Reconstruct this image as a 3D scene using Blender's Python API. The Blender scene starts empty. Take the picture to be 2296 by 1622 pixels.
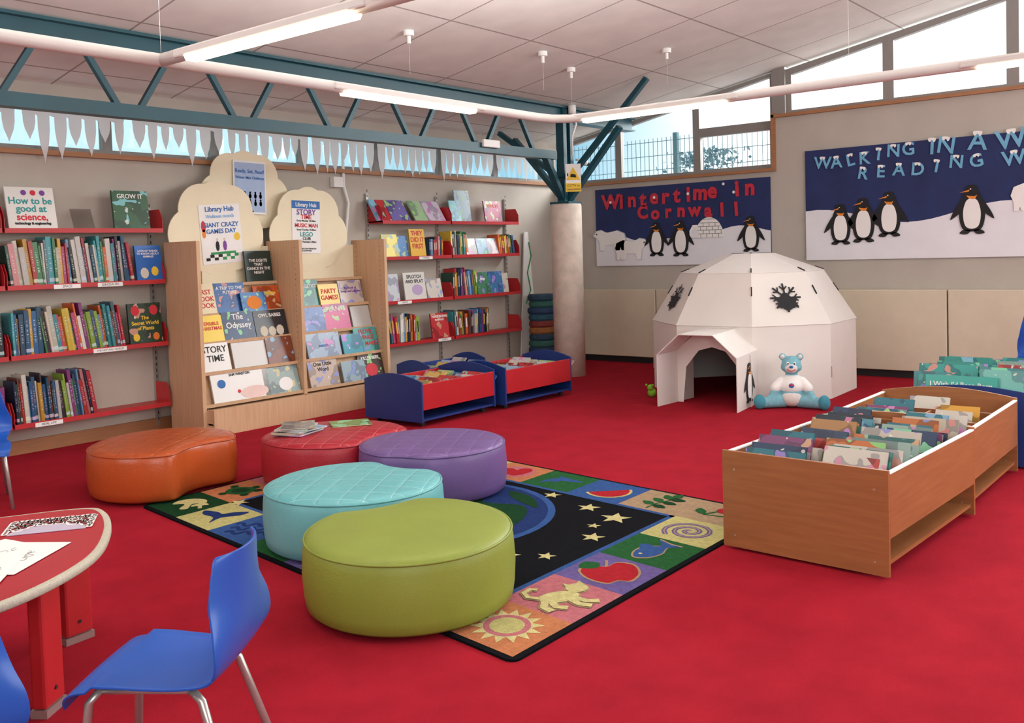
import bpy, bmesh, math, random
from mathutils import Matrix, Vector
random.seed(7)
SC=bpy.context.scene
COL=bpy.context.collection
pi=math.pi
# ------------------------------------------------------------------ helpers
def lin(h):
    h=h.lstrip('#'); v=[int(h[i:i+2],16)/255 for i in (0,2,4)]
    return tuple((c/12.92 if c<=.04045 else ((c+.055)/1.055)**2.4) for c in v)
MATS={}
def N(nt,t,**k):
    n=nt.nodes.new(t)
    for a,b in k.items(): setattr(n,a,b)
    return n
def mat(name,hexc,rough=.6,var=.06,scale=6,bump=0,bscale=60,metal=0,stretch=(1,1,1),hex2=None,coat=0,spec=None):
    if name in MATS: return MATS[name]
    m=bpy.data.materials.new(name); m.use_nodes=True; nt=m.node_tree; L=nt.links
    p=nt.nodes['Principled BSDF']; p.inputs['Roughness'].default_value=rough; p.inputs['Metallic'].default_value=metal
    if spec is not None: p.inputs['Specular IOR Level'].default_value=spec
    c=lin(hexc); c2=lin(hex2) if hex2 else tuple(min(1,x*(1+var)) for x in c); c1=c if hex2 else tuple(x*(1-var) for x in c)
    tc=N(nt,'ShaderNodeTexCoord'); mp=N(nt,'ShaderNodeMapping'); mp.inputs['Scale'].default_value=stretch
    L.new(tc.outputs['Object'],mp.inputs[0])
    nz=N(nt,'ShaderNodeTexNoise'); nz.inputs['Scale'].default_value=scale; nz.inputs['Detail'].default_value=4
    L.new(mp.outputs[0],nz.inputs['Vector'])
    r=N(nt,'ShaderNodeValToRGB'); r.color_ramp.elements[0].position=.3; r.color_ramp.elements[1].position=.7
    r.color_ramp.elements[0].color=(*c1,1); r.color_ramp.elements[1].color=(*c2,1)
    L.new(nz.outputs['Fac'],r.inputs[0]); L.new(r.outputs[0],p.inputs['Base Color'])
    if coat: p.inputs['Coat Weight'].default_value=coat
    if bump:
        n2=N(nt,'ShaderNodeTexNoise'); n2.inputs['Scale'].default_value=bscale; L.new(tc.outputs['Object'],n2.inputs['Vector'])
        b=N(nt,'ShaderNodeBump'); b.inputs['Strength'].default_value=bump; b.inputs['Distance'].default_value=.01
        L.new(n2.outputs['Fac'],b.inputs['Height']); L.new(b.outputs[0],p.inputs['Normal'])
    MATS[name]=m; return m
def mth(nt,op,a,b=None):
    n=N(nt,'ShaderNodeMath',operation=op)
    for i,v in enumerate((a,b)):
        if v is None: continue
        if isinstance(v,(int,float)): n.inputs[i].default_value=v
        else: nt.links.new(v,n.inputs[i])
    return n.outputs[0]
def linemask(nt,coord,per,wid):
    f=mth(nt,'FRACT',mth(nt,'MULTIPLY',mth(nt,'ADD',coord,1000*per),1/per))
    return mth(nt,'LESS_THAN',mth(nt,'ABSOLUTE',mth(nt,'SUBTRACT',f,.5)),wid/per/2)
def linemat(name,hexc,hexl,px,py,w,rough=.7,diag=False,var=.05,bump=.0):
    m=mat(name,hexc,rough,var,scale=3); nt=m.node_tree; L=nt.links; p=nt.nodes['Principled BSDF']
    tc=N(nt,'ShaderNodeTexCoord'); sx=N(nt,'ShaderNodeSeparateXYZ'); L.new(tc.outputs['Object'],sx.inputs[0])
    X,Y=sx.outputs[0],sx.outputs[1]
    if diag: X,Y=mth(nt,'ADD',X,mth(nt,'MULTIPLY',Y,.6)),mth(nt,'SUBTRACT',Y,mth(nt,'MULTIPLY',X,.6))
    mk=mth(nt,'MAXIMUM',linemask(nt,X,px,w),linemask(nt,Y,py,w))
    mx=N(nt,'ShaderNodeMix',data_type='RGBA'); L.new(mk,mx.inputs[0])
    src=p.inputs['Base Color'].links[0].from_socket; L.new(src,mx.inputs[6]); mx.inputs[7].default_value=(*lin(hexl),1)
    L.new(mx.outputs[2],p.inputs['Base Color'])
    if bump:
        def soft(c,per):
            f_=mth(nt,'FRACT',mth(nt,'MULTIPLY',mth(nt,'ADD',c,1000*per),1/per)); return mth(nt,'ABSOLUTE',mth(nt,'SUBTRACT',f_,.5))
        hgt=mth(nt,'MINIMUM',mth(nt,'MINIMUM',soft(X,px),soft(Y,py)),.16)
        b=N(nt,'ShaderNodeBump'); b.inputs['Strength'].default_value=bump; b.inputs['Distance'].default_value=.05
        L.new(hgt,b.inputs['Height']); L.new(b.outputs[0],p.inputs['Normal'])
    return m
def emat(name,hexc,s):
    m=bpy.data.materials.new(name); m.use_nodes=True; p=m.node_tree.nodes['Principled BSDF']
    p.inputs['Base Color'].default_value=(*lin(hexc),1); p.inputs['Emission Color'].default_value=(*lin(hexc),1); p.inputs['Emission Strength'].default_value=s
    return m
WM={}
def reg(o,parent):
    COL.objects.link(o)
    if parent is not None:
        o.parent=parent; WM[o.name]=WM[parent.name]@o.matrix_basis
    else: WM[o.name]=o.matrix_basis.copy()
    return o
def tag(o,label=None,cat=None,group=None,kind=None):
    if label: o['label']=label
    if cat: o['category']=cat
    if group: o['group']=group
    if kind: o['kind']=kind
    return o
def thing(name,label,cat,loc=(0,0,0),rz=0,group=None,sc=1):
    e=bpy.data.objects.new(name,None); e.empty_display_size=.1
    e.matrix_basis=Matrix.Translation(loc)@Matrix.Rotation(rz,4,'Z')@Matrix.Diagonal((sc,sc,sc,1))
    reg(e,None); return tag(e,label,cat,group)
def ME(Y,Z,X=11.98): return Matrix(((0,0,-1,X),(-1,0,0,Y),(0,1,0,Z),(0,0,0,1)))
def MN(X,Z,Y=8.66): return Matrix(((1,0,0,X),(0,0,-1,Y),(0,1,0,Z),(0,0,0,1)))
def RZ(a): return Matrix.Rotation(a,4,'Z')
def T(*a): return Matrix.Translation(a)
class G:
    def __init__(s): s.v=[];s.f=[];s.mi=[];s.m=[]
    def mid(s,m):
        if m not in s.m: s.m.append(m)
        return s.m.index(m)
    def add(s,vs,fs,m,M=None):
        o=len(s.v); i=s.mid(m)
        s.v+=[(M@Vector(v)) if M else Vector(v) for v in vs]
        for f in fs: s.f.append([a+o for a in f]); s.mi.append(i)
        return s
    def box(s,a,b,m,M=None):
        x0,y0,z0=a;x1,y1,z1=b
        return s.add([(x0,y0,z0),(x1,y0,z0),(x1,y1,z0),(x0,y1,z0),(x0,y0,z1),(x1,y0,z1),(x1,y1,z1),(x0,y1,z1)],
            [(0,3,2,1),(4,5,6,7),(0,1,5,4),(1,2,6,5),(2,3,7,6),(3,0,4,7)],m,M)
    def prism(s,poly,h,m,M=None,z0=0):
        n=len(poly)
        A=sum(poly[i][0]*poly[(i+1)%n][1]-poly[(i+1)%n][0]*poly[i][1] for i in range(n))
        if A<0: poly=poly[::-1]
        vs=[(x,y,z0) for x,y in poly]+[(x,y,z0+h) for x,y in poly]
        fs=[tuple(range(n-1,-1,-1)),tuple(range(n,2*n))]+[(i,(i+1)%n,(i+1)%n+n,i+n) for i in range(n)]
        return s.add(vs,fs,m,M)
    def flat(s,poly,m,M=None,z=0):
        n=len(poly)
        A=sum(poly[i][0]*poly[(i+1)%n][1]-poly[(i+1)%n][0]*poly[i][1] for i in range(n))
        if A<0: poly=poly[::-1]
        return s.add([(x,y,z) for x,y in poly],[tuple(range(n))],m,M)
    def quad(s,a,b,c,d,m): return s.add([a,b,c,d],[(0,1,2,3)],m)
    def cyl(s,p,q,r,m,n=12,r2=None,M=None):
        p=Vector(p);q=Vector(q);d=(q-p).normalized(); r2=r if r2 is None else r2
        a=d.orthogonal().normalized(); b=d.cross(a)
        vs=[p+r*(a*math.cos(2*pi*i/n)+b*math.sin(2*pi*i/n)) for i in range(n)]+[q+r2*(a*math.cos(2*pi*i/n)+b*math.sin(2*pi*i/n)) for i in range(n)]
        return s.add(vs,[tuple(range(n-1,-1,-1)),tuple(range(n,2*n))]+[(i,(i+1)%n,(i+1)%n+n,i+n) for i in range(n)],m,M)
    def beam(s,p,q,w,h,m):
        p=Vector(p);q=Vector(q);d=(q-p);L=d.length;d.normalize()
        up=Vector((0,0,1)) if abs(d.z)<.95 else Vector((0,1,0))
        a=d.cross(up).normalized(); b=a.cross(d)
        M=Matrix((( d.x,a.x,b.x,p.x),(d.y,a.y,b.y,p.y),(d.z,a.z,b.z,p.z),(0,0,0,1)))
        return s.box((0,-w/2,-h/2),(L,w/2,h/2),m,M)
    def sph(s,c,r,m,n=16,k=10,M=None,R=None):
        if isinstance(r,(int,float)): r=(r,r,r)
        vs=[];fs=[]
        for j in range(k+1):
            th=pi*j/k
            for i in range(n):
                ph=2*pi*i/n; v=Vector((r[0]*math.sin(th)*math.cos(ph),r[1]*math.sin(th)*math.sin(ph),r[2]*math.cos(th)))
                if R: v=R@v
                vs.append(v+Vector(c))
        for j in range(k):
            for i in range(n):
                a=j*n+i;b=j*n+(i+1)%n
                fs.append((a,a+n,b+n,b))
        return s.add(vs,fs,m,M)
    def loft(s,rings,m,M=None,caps=(True,True),mats=None):
        n=len(rings[0]); vs=[p for r in rings for p in r]; o=len(s.v)
        s.v+=[(M@Vector(v)) if M else Vector(v) for v in vs]
        for j in range(len(rings)-1):
            mm=s.mid(mats[j] if mats else m)
            for i in range(n):
                s.f.append([o+j*n+i,o+j*n+(i+1)%n,o+(j+1)*n+(i+1)%n,o+(j+1)*n+i]); s.mi.append(mm)
        if caps[0]: s.f.append([o+i for i in range(n-1,-1,-1)]); s.mi.append(s.mid(m))
        if caps[1]: s.f.append([o+(len(rings)-1)*n+i for i in range(n)]); s.mi.append(s.mid(mats[-1] if mats else m))
        return s
    def tube(s,pts,r,m,n=8,closed=False,M=None):
        pts=[Vector(p) for p in pts]; rings=[]; prev=None
        for i,p in enumerate(pts):
            if closed: d=pts[(i+1)%len(pts)]-pts[i-1]
            else: d=pts[min(i+1,len(pts)-1)]-pts[max(i-1,0)]
            d.normalize()
            a=(prev-d*prev.dot(d)).normalized() if prev is not None else d.orthogonal().normalized()
            prev=a; b=d.cross(a)
            rings.append([p+r*(a*math.cos(2*pi*j/n)+b*math.sin(2*pi*j/n)) for j in range(n)])
        if closed: rings.append(rings[0]); 
        return s.loft(rings,m,M,caps=(not closed,not closed))
    def obj(s,name,parent=None,world=True,origin=None,smooth=False,bevel=0,basis=None,recalc=False):
        me=bpy.data.meshes.new(name); me.from_pydata([tuple(v) for v in s.v],[],s.f)
        for m in s.m: me.materials.append(m)
        for p,i in zip(me.polygons,s.mi): p.material_index=i; p.use_smooth=smooth
        if recalc:
            bm=bmesh.new(); bm.from_mesh(me); bmesh.ops.recalc_face_normals(bm,faces=bm.faces); bm.to_mesh(me); bm.free()
        o=bpy.data.objects.new(name,me)
        if parent is not None:
            if world: me.transform(WM[parent.name].inverted())
        elif basis is not None:
            o.matrix_basis=basis
        else:
            if origin is None:
                c=[sum(v[i] for v in s.v)/len(s.v) for i in (0,1)]; origin=(c[0],c[1],min(v[2] for v in s.v))
            me.transform(Matrix.Translation(origin).inverted()); o.location=origin; o.matrix_basis=Matrix.Translation(origin)
        me.update()
        if bevel:
            b=o.modifiers.new('bevel','BEVEL'); b.width=bevel; b.segments=2; b.limit_method='ANGLE'; b.angle_limit=.6
        return reg(o,parent)
def struct(o): o['kind']='structure'; return o
def text(s_,size,m,M,parent,name='lettering',bold=0,fitw=None,world=True,ext=.0008,align='CENTER',space=1.0):
    cu=bpy.data.curves.new('tx','FONT'); cu.body=s_; cu.size=size; cu.align_x=align; cu.align_y='CENTER'; cu.extrude=ext; cu.offset=bold; cu.space_line=space; cu.resolution_u=3
    to=bpy.data.objects.new('tx',cu); me=bpy.data.meshes.new_from_object(to); bpy.data.objects.remove(to)
    if fitw and me.vertices:
        w=max(v.co.x for v in me.vertices)-min(v.co.x for v in me.vertices)
        if w>fitw: me.transform(Matrix.Diagonal((fitw/w,fitw/w,1,1)))
    me.materials.clear(); me.materials.append(m); me.transform(M)
    if world and parent is not None: me.transform(WM[parent.name].inverted())
    o=bpy.data.objects.new(name,me); return reg(o,parent)
def circ(cx,cy,r,n=20,ry=None,a0=0):
    ry=ry or r; return [(cx+r*math.cos(2*pi*i/n+a0),cy+ry*math.sin(2*pi*i/n+a0)) for i in range(n)]
def rot2(pts,a,dx=0,dy=0,s=1): return [(dx+s*(x*math.cos(a)-y*math.sin(a)),dy+s*(x*math.sin(a)+y*math.cos(a))) for x,y in pts]
def cat(pts,k=6,closed=True):
    out=[];n=len(pts)
    for i in range(n if closed else n-1):
        P=[pts[(i+j)%n] if closed else pts[max(0,min(n-1,i+j))] for j in (-1,0,1,2)]
        for q in range(k):
            t=q/k
            out.append(tuple(.5*((2*P[1][d])+(-P[0][d]+P[2][d])*t+(2*P[0][d]-5*P[1][d]+4*P[2][d]-P[3][d])*t*t+(-P[0][d]+3*P[1][d]-3*P[2][d]+P[3][d])*t**3) for d in range(len(P[0]))))
    if not closed: out.append(tuple(pts[-1]))
    return out
# ------------------------------------------------------------------ materials
M_wall=mat('wall_paint','#c0b7ac',.85,.05,2,.15,120,spec=.2)
M_wallE=mat('wall_paint_east','#bcb4aa',.85,.05,2,.15,120,spec=.2)
M_carpet=mat('red_carpet','#a62130',1,.1,4,.5,350,spec=.05)
M_ceil=linemat('ceiling_tiles','#e2dfda','#a39a94',1.2,1.2,.02,.9)
M_teal=mat('teal_steel','#084551',.4,.12,4)
M_wood=mat('honey_beech','#945c36',.42,.1,3,stretch=(1,1,14),hex2='#a3693f')
M_woodd=mat('trim_wood','#a5714a',.5,.1,4,stretch=(1,1,10))
M_birch=mat('pale_birch','#c79f7b',.5,.1,3,stretch=(14,14,1),hex2='#d3ad89')
M_cream=mat('cream_card','#efe3c4',.7,.02)
M_white=mat('white_paper','#f1efec',.7,.02)
M_whited=mat('pale_outline_card','#c2c2d0',.75,.03)  # grey card for the outline behind the polar bear cutouts
M_red=mat('red_metal','#bb262c',.4,.05)
M_redlam=mat('red_laminate','#b31d26',.4,.05)
M_blue=mat('blue_laminate','#1b3576',.4,.06)
M_bluech=mat('blue_plastic','#1f58b8',.32,.05,3)
M_navy=mat('navy_paper','#1e2c5e',.75,.16,3,.8,6)
M_snow=mat('snow_paper','#e9e8ee',.8,.03,3)
M_black=mat('black_paper','#151318',.7,.05)
M_dark=mat('dark_rubber','#1c1a1c',.7)
M_steel=mat('brushed_steel','#b9b6b2',.3,.04,metal=.6)
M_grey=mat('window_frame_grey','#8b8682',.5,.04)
M_panel=mat('cream_panel','#d6cab3',.55,.03)
M_orange=mat('orange_paper','#e8892b',.6)
M_conc=mat('painted_concrete','#d6c8ba',.8,.1,9,.3,40)
M_pipe=mat('white_pipe','#d6d0cd',.4,.02)
M_grn=mat('green_paint','#2f8f4e',.6)
M_lgrn=mat('lime_green_plush','#7fb82e',.9)
M_yel=mat('yellow_paint','#efc73a',.6)
M_cyan=mat('icy_blue','#6fb0d2',.6,.1)
M_lred=mat('letter_red','#c4273b',.6,.1,20)
M_txw=mat('text_white','#f4f2ee',.6,.01); M_txk=mat('text_black','#22201f',.6,.01); M_txr=mat('text_red','#d02a3a',.6,.01)
M_txb=mat('text_blue','#2b6bb0',.6,.01); M_txt=mat('text_teal','#2f9a9a',.6,.01); M_txo=mat('text_orange','#e0782a',.6,.01); M_txp=mat('text_purple','#7a3f9a',.6,.01)
M_tube=emat('lamp_diffuser','#fff0cc',9)
M_page=mat('book_pages','#d8d0be',.8,.03,80)
def glassm():
    m=bpy.data.materials.new('window_glass'); m.use_nodes=True; nt=m.node_tree; nt.nodes.clear()
    o=N(nt,'ShaderNodeOutputMaterial'); t=N(nt,'ShaderNodeBsdfTransparent'); g=N(nt,'ShaderNodeBsdfGlossy'); g.inputs['Roughness'].default_value=.05
    mx=N(nt,'ShaderNodeMixShader'); mx.inputs[0].default_value=.06; nt.links.new(t.outputs[0],mx.inputs[1]); nt.links.new(g.outputs[0],mx.inputs[2]); nt.links.new(mx.outputs[0],o.inputs[0]); return m
M_glass=glassm()
def thinpaper():
    m=bpy.data.materials.new('thin_white_paper'); m.use_nodes=True; nt=m.node_tree; nt.nodes.clear()
    o=N(nt,'ShaderNodeOutputMaterial'); t=N(nt,'ShaderNodeBsdfTranslucent'); t.inputs[0].default_value=(.9,.9,.9,1); g=N(nt,'ShaderNodeBsdfDiffuse'); g.inputs[0].default_value=(.93,.92,.92,1)
    nz=N(nt,'ShaderNodeTexNoise'); nz.inputs['Scale'].default_value=12; mr=N(nt,'ShaderNodeMapRange'); mr.inputs[3].default_value=.35; mr.inputs[4].default_value=.55; nt.links.new(nz.outputs['Fac'],mr.inputs[0])
    mx=N(nt,'ShaderNodeMixShader'); nt.links.new(mr.outputs[0],mx.inputs[0]); nt.links.new(g.outputs[0],mx.inputs[1]); nt.links.new(t.outputs[0],mx.inputs[2]); nt.links.new(mx.outputs[0],o.inputs[0]); return m
M_thin=thinpaper()
def acryl():
    m=bpy.data.materials.new('clear_acrylic'); m.use_nodes=True; nt=m.node_tree; nt.nodes.clear()
    o=N(nt,'ShaderNodeOutputMaterial'); t=N(nt,'ShaderNodeBsdfTransparent'); t.inputs[0].default_value=(.75,.72,.7,1); g=N(nt,'ShaderNodeBsdfGlossy'); g.inputs['Roughness'].default_value=.1
    mx=N(nt,'ShaderNodeMixShader'); mx.inputs[0].default_value=.25; nt.links.new(t.outputs[0],mx.inputs[1]); nt.links.new(g.outputs[0],mx.inputs[2]); nt.links.new(mx.outputs[0],o.inputs[0]); return m
M_acr=acryl()
def bookmat(name,front):
    m=bpy.data.materials.new(name); m.use_nodes=True; nt=m.node_tree; L=nt.links; p=nt.nodes['Principled BSDF']; p.inputs['Roughness'].default_value=.3
    oi=N(nt,'ShaderNodeObjectInfo'); tc=N(nt,'ShaderNodeTexCoord'); sx=N(nt,'ShaderNodeSeparateXYZ'); L.new(tc.outputs['Object'],sx.inputs[0])
    off=mth(nt,'MULTIPLY',oi.outputs['Random'],57.0)
    cb=N(nt,'ShaderNodeCombineXYZ'); L.new(mth(nt,'ADD',sx.outputs[0],off),cb.inputs[0]); L.new(sx.outputs[1],cb.inputs[1]); L.new(mth(nt,'ADD',sx.outputs[2],off),cb.inputs[2])
    base=oi.outputs['Color']
    if front:
        def nzm(sc_,th,dt=2):
            nz=N(nt,'ShaderNodeTexNoise'); nz.inputs['Scale'].default_value=sc_; nz.inputs['Detail'].default_value=dt; L.new(cb.outputs[0],nz.inputs['Vector']); return mth(nt,'GREATER_THAN',nz.outputs['Fac'],th)
        dk=N(nt,'ShaderNodeMix',data_type='RGBA'); dk.blend_type='MULTIPLY'; L.new(mth(nt,'MULTIPLY',nzm(5,.52),.7),dk.inputs[0]); L.new(base,dk.inputs[6]); dk.inputs[7].default_value=(.4,.42,.5,1)
        hs=N(nt,'ShaderNodeCombineColor',mode='HSV'); L.new(mth(nt,'FRACT',mth(nt,'MULTIPLY',oi.outputs['Random'],23.1)),hs.inputs[0]); hs.inputs[1].default_value=.65; hs.inputs[2].default_value=.65
        m2=N(nt,'ShaderNodeMix',data_type='RGBA'); L.new(mth(nt,'MULTIPLY',nzm(10,.6,1),.85),m2.inputs[0]); L.new(dk.outputs[2],m2.inputs[6]); L.new(hs.outputs[0],m2.inputs[7])
        m3=N(nt,'ShaderNodeMix',data_type='RGBA'); L.new(mth(nt,'MULTIPLY',nzm(17,.71,1),.7),m3.inputs[0]); L.new(m2.outputs[2],m3.inputs[6]); m3.inputs[7].default_value=(.8,.77,.7,1)
        L.new(m3.outputs[2],p.inputs['Base Color']); return m
    n=N(nt,'ShaderNodeTexNoise',noise_dimensions='1D'); n.inputs['Scale'].default_value=38; L.new(mth(nt,'ADD',sx.outputs[2],off),n.inputs['W'])
    a=mth(nt,'GREATER_THAN',n.outputs['Fac'],.54); b=mth(nt,'LESS_THAN',mth(nt,'ABSOLUTE',sx.outputs[0]),.17)
    c=mth(nt,'MULTIPLY',mth(nt,'GREATER_THAN',sx.outputs[2],.28),mth(nt,'LESS_THAN',sx.outputs[2],.8))
    d=mth(nt,'MULTIPLY',mth(nt,'LESS_THAN',mth(nt,'ABSOLUTE',mth(nt,'SUBTRACT',sx.outputs[2],.1)),.04),mth(nt,'GREATER_THAN',oi.outputs['Random'],.45))
    mk=mth(nt,'MAXIMUM',mth(nt,'MULTIPLY',mth(nt,'MULTIPLY',mth(nt,'MULTIPLY',a,b),c),.8),mth(nt,'MULTIPLY',d,.75))
    hs=N(nt,'ShaderNodeCombineColor',mode='HSV'); L.new(mth(nt,'FRACT',mth(nt,'MULTIPLY',oi.outputs['Random'],13.7)),hs.inputs[0]); hs.inputs[1].default_value=.3; hs.inputs[2].default_value=.75
    mx=N(nt,'ShaderNodeMix',data_type='RGBA'); L.new(mk,mx.inputs[0]); L.new(base,mx.inputs[6]); L.new(hs.outputs[0],mx.inputs[7]); L.new(mx.outputs[2],p.inputs['Base Color'])
    return m
M_spine=bookmat('book_spine_cover',False); M_cover=bookmat('book_front_cover',True)
def plaincov():
    m=bpy.data.materials.new('book_plain_cover'); m.use_nodes=True; nt=m.node_tree; p=nt.nodes['Principled BSDF']; p.inputs['Roughness'].default_value=.3
    oi=N(nt,'ShaderNodeObjectInfo'); nt.links.new(oi.outputs['Color'],p.inputs['Base Color']); return m
M_plain=plaincov()
# ------------------------------------------------------------------ camera
f,cy=2139.0,659.0; pt,ro,al=.0429,.0297,.6788
Fv=Vector((math.cos(al)*math.cos(pt),math.sin(al)*math.cos(pt),-math.sin(pt))); R0=Vector((math.sin(al),-math.cos(al),0)); U0=R0.cross(Fv)
Rv=math.cos(ro)*R0-math.sin(ro)*U0; Uv=math.sin(ro)*R0+math.cos(ro)*U0
cd=bpy.data.cameras.new('camera'); co=bpy.data.objects.new('camera',cd); COL.objects.link(co)
co.matrix_world=Matrix(((Rv.x,Uv.x,-Fv.x,0),(Rv.y,Uv.y,-Fv.y,0),(Rv.z,Uv.z,-Fv.z,1.65),(0,0,0,1)))
cd.sensor_fit='HORIZONTAL'; cd.sensor_width=36; cd.lens=36*f/2296; cd.shift_y=-(811-cy)/2296; cd.clip_start=.05; cd.clip_end=200
SC.camera=co
# ------------------------------------------------------------------ room shell
ZC0=3.30
def zc(Y): return ZC0+.183*(8.68-Y)
g=G(); g.box((-3.2,-4.2,-.1),(12.2,8.9,0),M_carpet); struct(g.obj('floor',origin=(0,0,0)))
ang=math.atan(.183)
CM=T(0,8.9,zc(8.9))@Matrix.Rotation(-ang,4,'X')
g=G(); g.box((-3.2,-13.4,0),(12.2,0,.1),M_ceil); struct(g.obj('ceiling',basis=CM))
g=G(); g.box((-3,8.68,0),(12.2,8.9,2.69),M_wall); g.box((-3,8.68,3.14),(12.2,8.9,3.35),M_wall); struct(g.obj('wall_north',origin=(4,8.7,0)))
g=G(); g.prism([(8.9,0),(8.9,2.66),(5.2,2.66),(5.2,3.33),(-4.2,3.33),(-4.2,0)],.2,M_wallE,Matrix(((0,0,1,12),(1,0,0,0),(0,1,0,0),(0,0,0,1)))); struct(g.obj('wall_east',origin=(12,2,0)))
g=G(); g.box((-3.2,-4.2,0),(12.2,-4,5.7),M_wall); struct(g.obj('wall_south',origin=(4,-4,0)))
g=G(); g.box((-3.2,-4.2,0),(-3,8.9,5.7),M_wall); struct(g.obj('wall_west',origin=(-3,2,0)))
wi=1
xs=[-2.3,-1.15,0,1.15,2.3,3.52,4.72,5.9,7.05,8.2,9.35,10.5,11.95]
for a,b in zip(xs,xs[1:]):
    g=G(); w=.05
    g.box((a,8.7,2.69),(b,8.76,2.74),M_grey);g.box((a,8.7,3.09),(b,8.76,3.14),M_grey);g.box((a,8.7,2.74),(a+w,8.76,3.09),M_grey);g.box((b-w,8.7,2.74),(b,8.76,3.09),M_grey)
    g.box((a+w,8.725,2.74),(b-w,8.732,3.09),M_glass); struct(g.obj('window_%d'%wi)); wi+=1
g=G(); g.box((-3,8.6,2.65),(11.9,8.68,2.695),M_woodd); struct(g.obj('trim_1'))
g=G(); g.box((-3,8.655,0),(11.9,8.68,.12),M_woodd); struct(g.obj('baseboard_north'))
def winE(y0,y1,zb,zt0,zt1,w=.05):
    global wi
    g=G(); o=[(y0,zb),(y1,zb),(y1,zt1),(y0,zt0)]; i=[(y0-w,zb+w),(y1+w,zb+w),(y1+w,zt1-w*1.15),(y0-w,zt0-w*1.15)]
    MM=Matrix(((0,0,1,12.04),(1,0,0,0),(0,1,0,0),(0,0,0,1)))
    for k in range(4): g.prism([o[k],o[(k+1)%4],i[(k+1)%4],i[k]],.08,M_grey,MM)
    g.prism(i,.008,M_glass,MM,z0=.035); struct(g.obj('window_%d'%wi)); wi+=1
def zt(y): return zc(y)-.02
winE(8.66,7.62,2.66,zt(8.66),zt(7.62)); winE(7.62,6.34,2.66,zt(7.62),zt(6.34))
winE(6.34,5.2,2.66,3.24,3.24,.06); winE(6.34,5.2,3.24,zt(6.34),zt(5.2))
for a,b in ((5.02,3.73),(3.73,2.36),(2.36,1.0),(1.0,-.4),(-.4,-1.8),(-1.8,-3.2)): winE(a,b,3.33,zt(a)-.02,zt(b)-.02,.065)
g=G(); g.box((11.98,5.02,3.33),(12.14,5.2,zc(5.1)),M_grey); struct(g.obj('trim_2'))
g=G(); g.box((11.93,5.2,2.62),(12.0,8.68,2.66),M_woodd); g.box((11.93,5.16,2.62),(12.02,5.2,3.37),M_woodd); g.box((11.93,-4,3.31),(12.02,5.2,3.35),M_woodd); struct(g.obj('trim_3',origin=(11.95,4,2.6)))
ys=[8.66,6.93,4.98,3.03,1.08,-.87,-2.8]
for a,b in zip(ys,ys[1:]):
    g=G(); g.box((11.84,b+.008,.09),(11.99,a-.008,1.07),M_panel); tag(struct(g.obj('trim_%d'%(wi),bevel=.01))); wi+=1
g=G(); g.box((11.88,-4,0),(12,8.68,.09),M_dark); struct(g.obj('baseboard_east'))
# ------------------------------------------------------------------ steel truss, column
TY=7.35
tr=thing('roof_truss','dark teal painted steel lattice roof truss','truss',(4,TY,2.8))
g=G(); g.box((-3,TY-.09,3.35),(11.95,TY+.09,3.37),M_teal); g.box((-3,TY-.09,3.515),(11.95,TY+.09,3.54),M_teal); g.box((-3,TY-.03,3.37),(11.95,TY+.03,3.515),M_teal); g.obj('top_chord',tr)
g=G(); g.box((-3,TY-.06,2.84),(10.05,TY+.06,2.95),M_teal); g.obj('bottom_chord',tr)
P=1.105
for k in range(-6,6):
    xb=4.19+P*k; 
    for d in (-1,1):
        g=G(); g.beam((xb+d*.1,TY,2.94),(xb+d*(P/2-.19),TY,3.36),.05,.045,M_teal)
        if xb+d*.4<10.1: g.obj('web_bar',tr)
CXc,CYc=10.3,TY
g=G(); n=40; rings=[[(CXc+r*math.cos(2*pi*i/n),CYc+r*math.sin(2*pi*i/n),z) for i in range(n)] for r,z in ((.205,0),(.205,2.24),(.195,2.27))]
g.loft(rings,M_conc); tag(g.obj('column',smooth=False,origin=(CXc,CYc,0)),'round cream painted concrete column under the steel truss','column')
bpy.data.objects['column'].data.polygons.foreach_set('use_smooth',[len(p.vertices)==4 for p in bpy.data.objects['column'].data.polygons])
st=thing('steel_bracket','teal steel branching bracket on top of the concrete column','bracket',(CXc,CYc,2.27))
for xa,xb in ((-.1,-.03),(.05,.12)):
    g=G(); g.box((CXc+xa,CYc-.06,2.3),(CXc+xb,CYc+.06,3.52),M_teal); g.obj('post',st)
g=G(); g.box((CXc-.15,CYc-.15,2.27),(CXc+.15,CYc+.15,2.3),M_teal); g.obj('base_plate',st)
g=G(); g.box((CXc-.15,CYc-.15,2.62),(CXc+.17,CYc+.15,2.66),M_teal); g.obj('collar_plate',st)
for s_ in (-1,1):
    ye=CYc+s_*1.27 if s_<0 else 8.45
    g=G(); g.beam((CXc,CYc+s_*.08,2.62),(CXc,ye,zc(ye)-.03),.07,.06,M_teal); g.obj('arm',st)
    g=G(); g.beam((CXc+.02,CYc+s_*.05,2.33),(CXc+.02,CYc+s_*.85,3.2),.09,.06,M_teal); g.obj('arm',st)
g=G(); g.beam((CXc-.05,CYc,2.3),(CXc-.42,CYc,2.86),.09,.06,M_teal); g.obj('arm',st)
sg=thing('warning_sign','white camera warning sign with yellow triangle on the column bracket','sign',(CXc-.1,CYc-.2,2.42),al-pi/2)
g=G(); g.box((-.1,0,0),(.1,.004,.36),M_txw); g.box((-.1,-.002,0),(.1,0,.11),M_yel); g.obj('panel',sg,world=False)
LM=Matrix(((1,0,0,0),(0,0,-1,-.003),(0,1,0,0),(0,0,0,1)))
g=G(); g.prism([(-.09,.15),(.09,.15),(0,.32)],.002,M_yel,LM); g.prism([(-.04,.19),(.04,.18),(.03,.22),(-.03,.23)],.003,M_black,LM); g.obj('symbol',sg,world=False)
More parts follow.
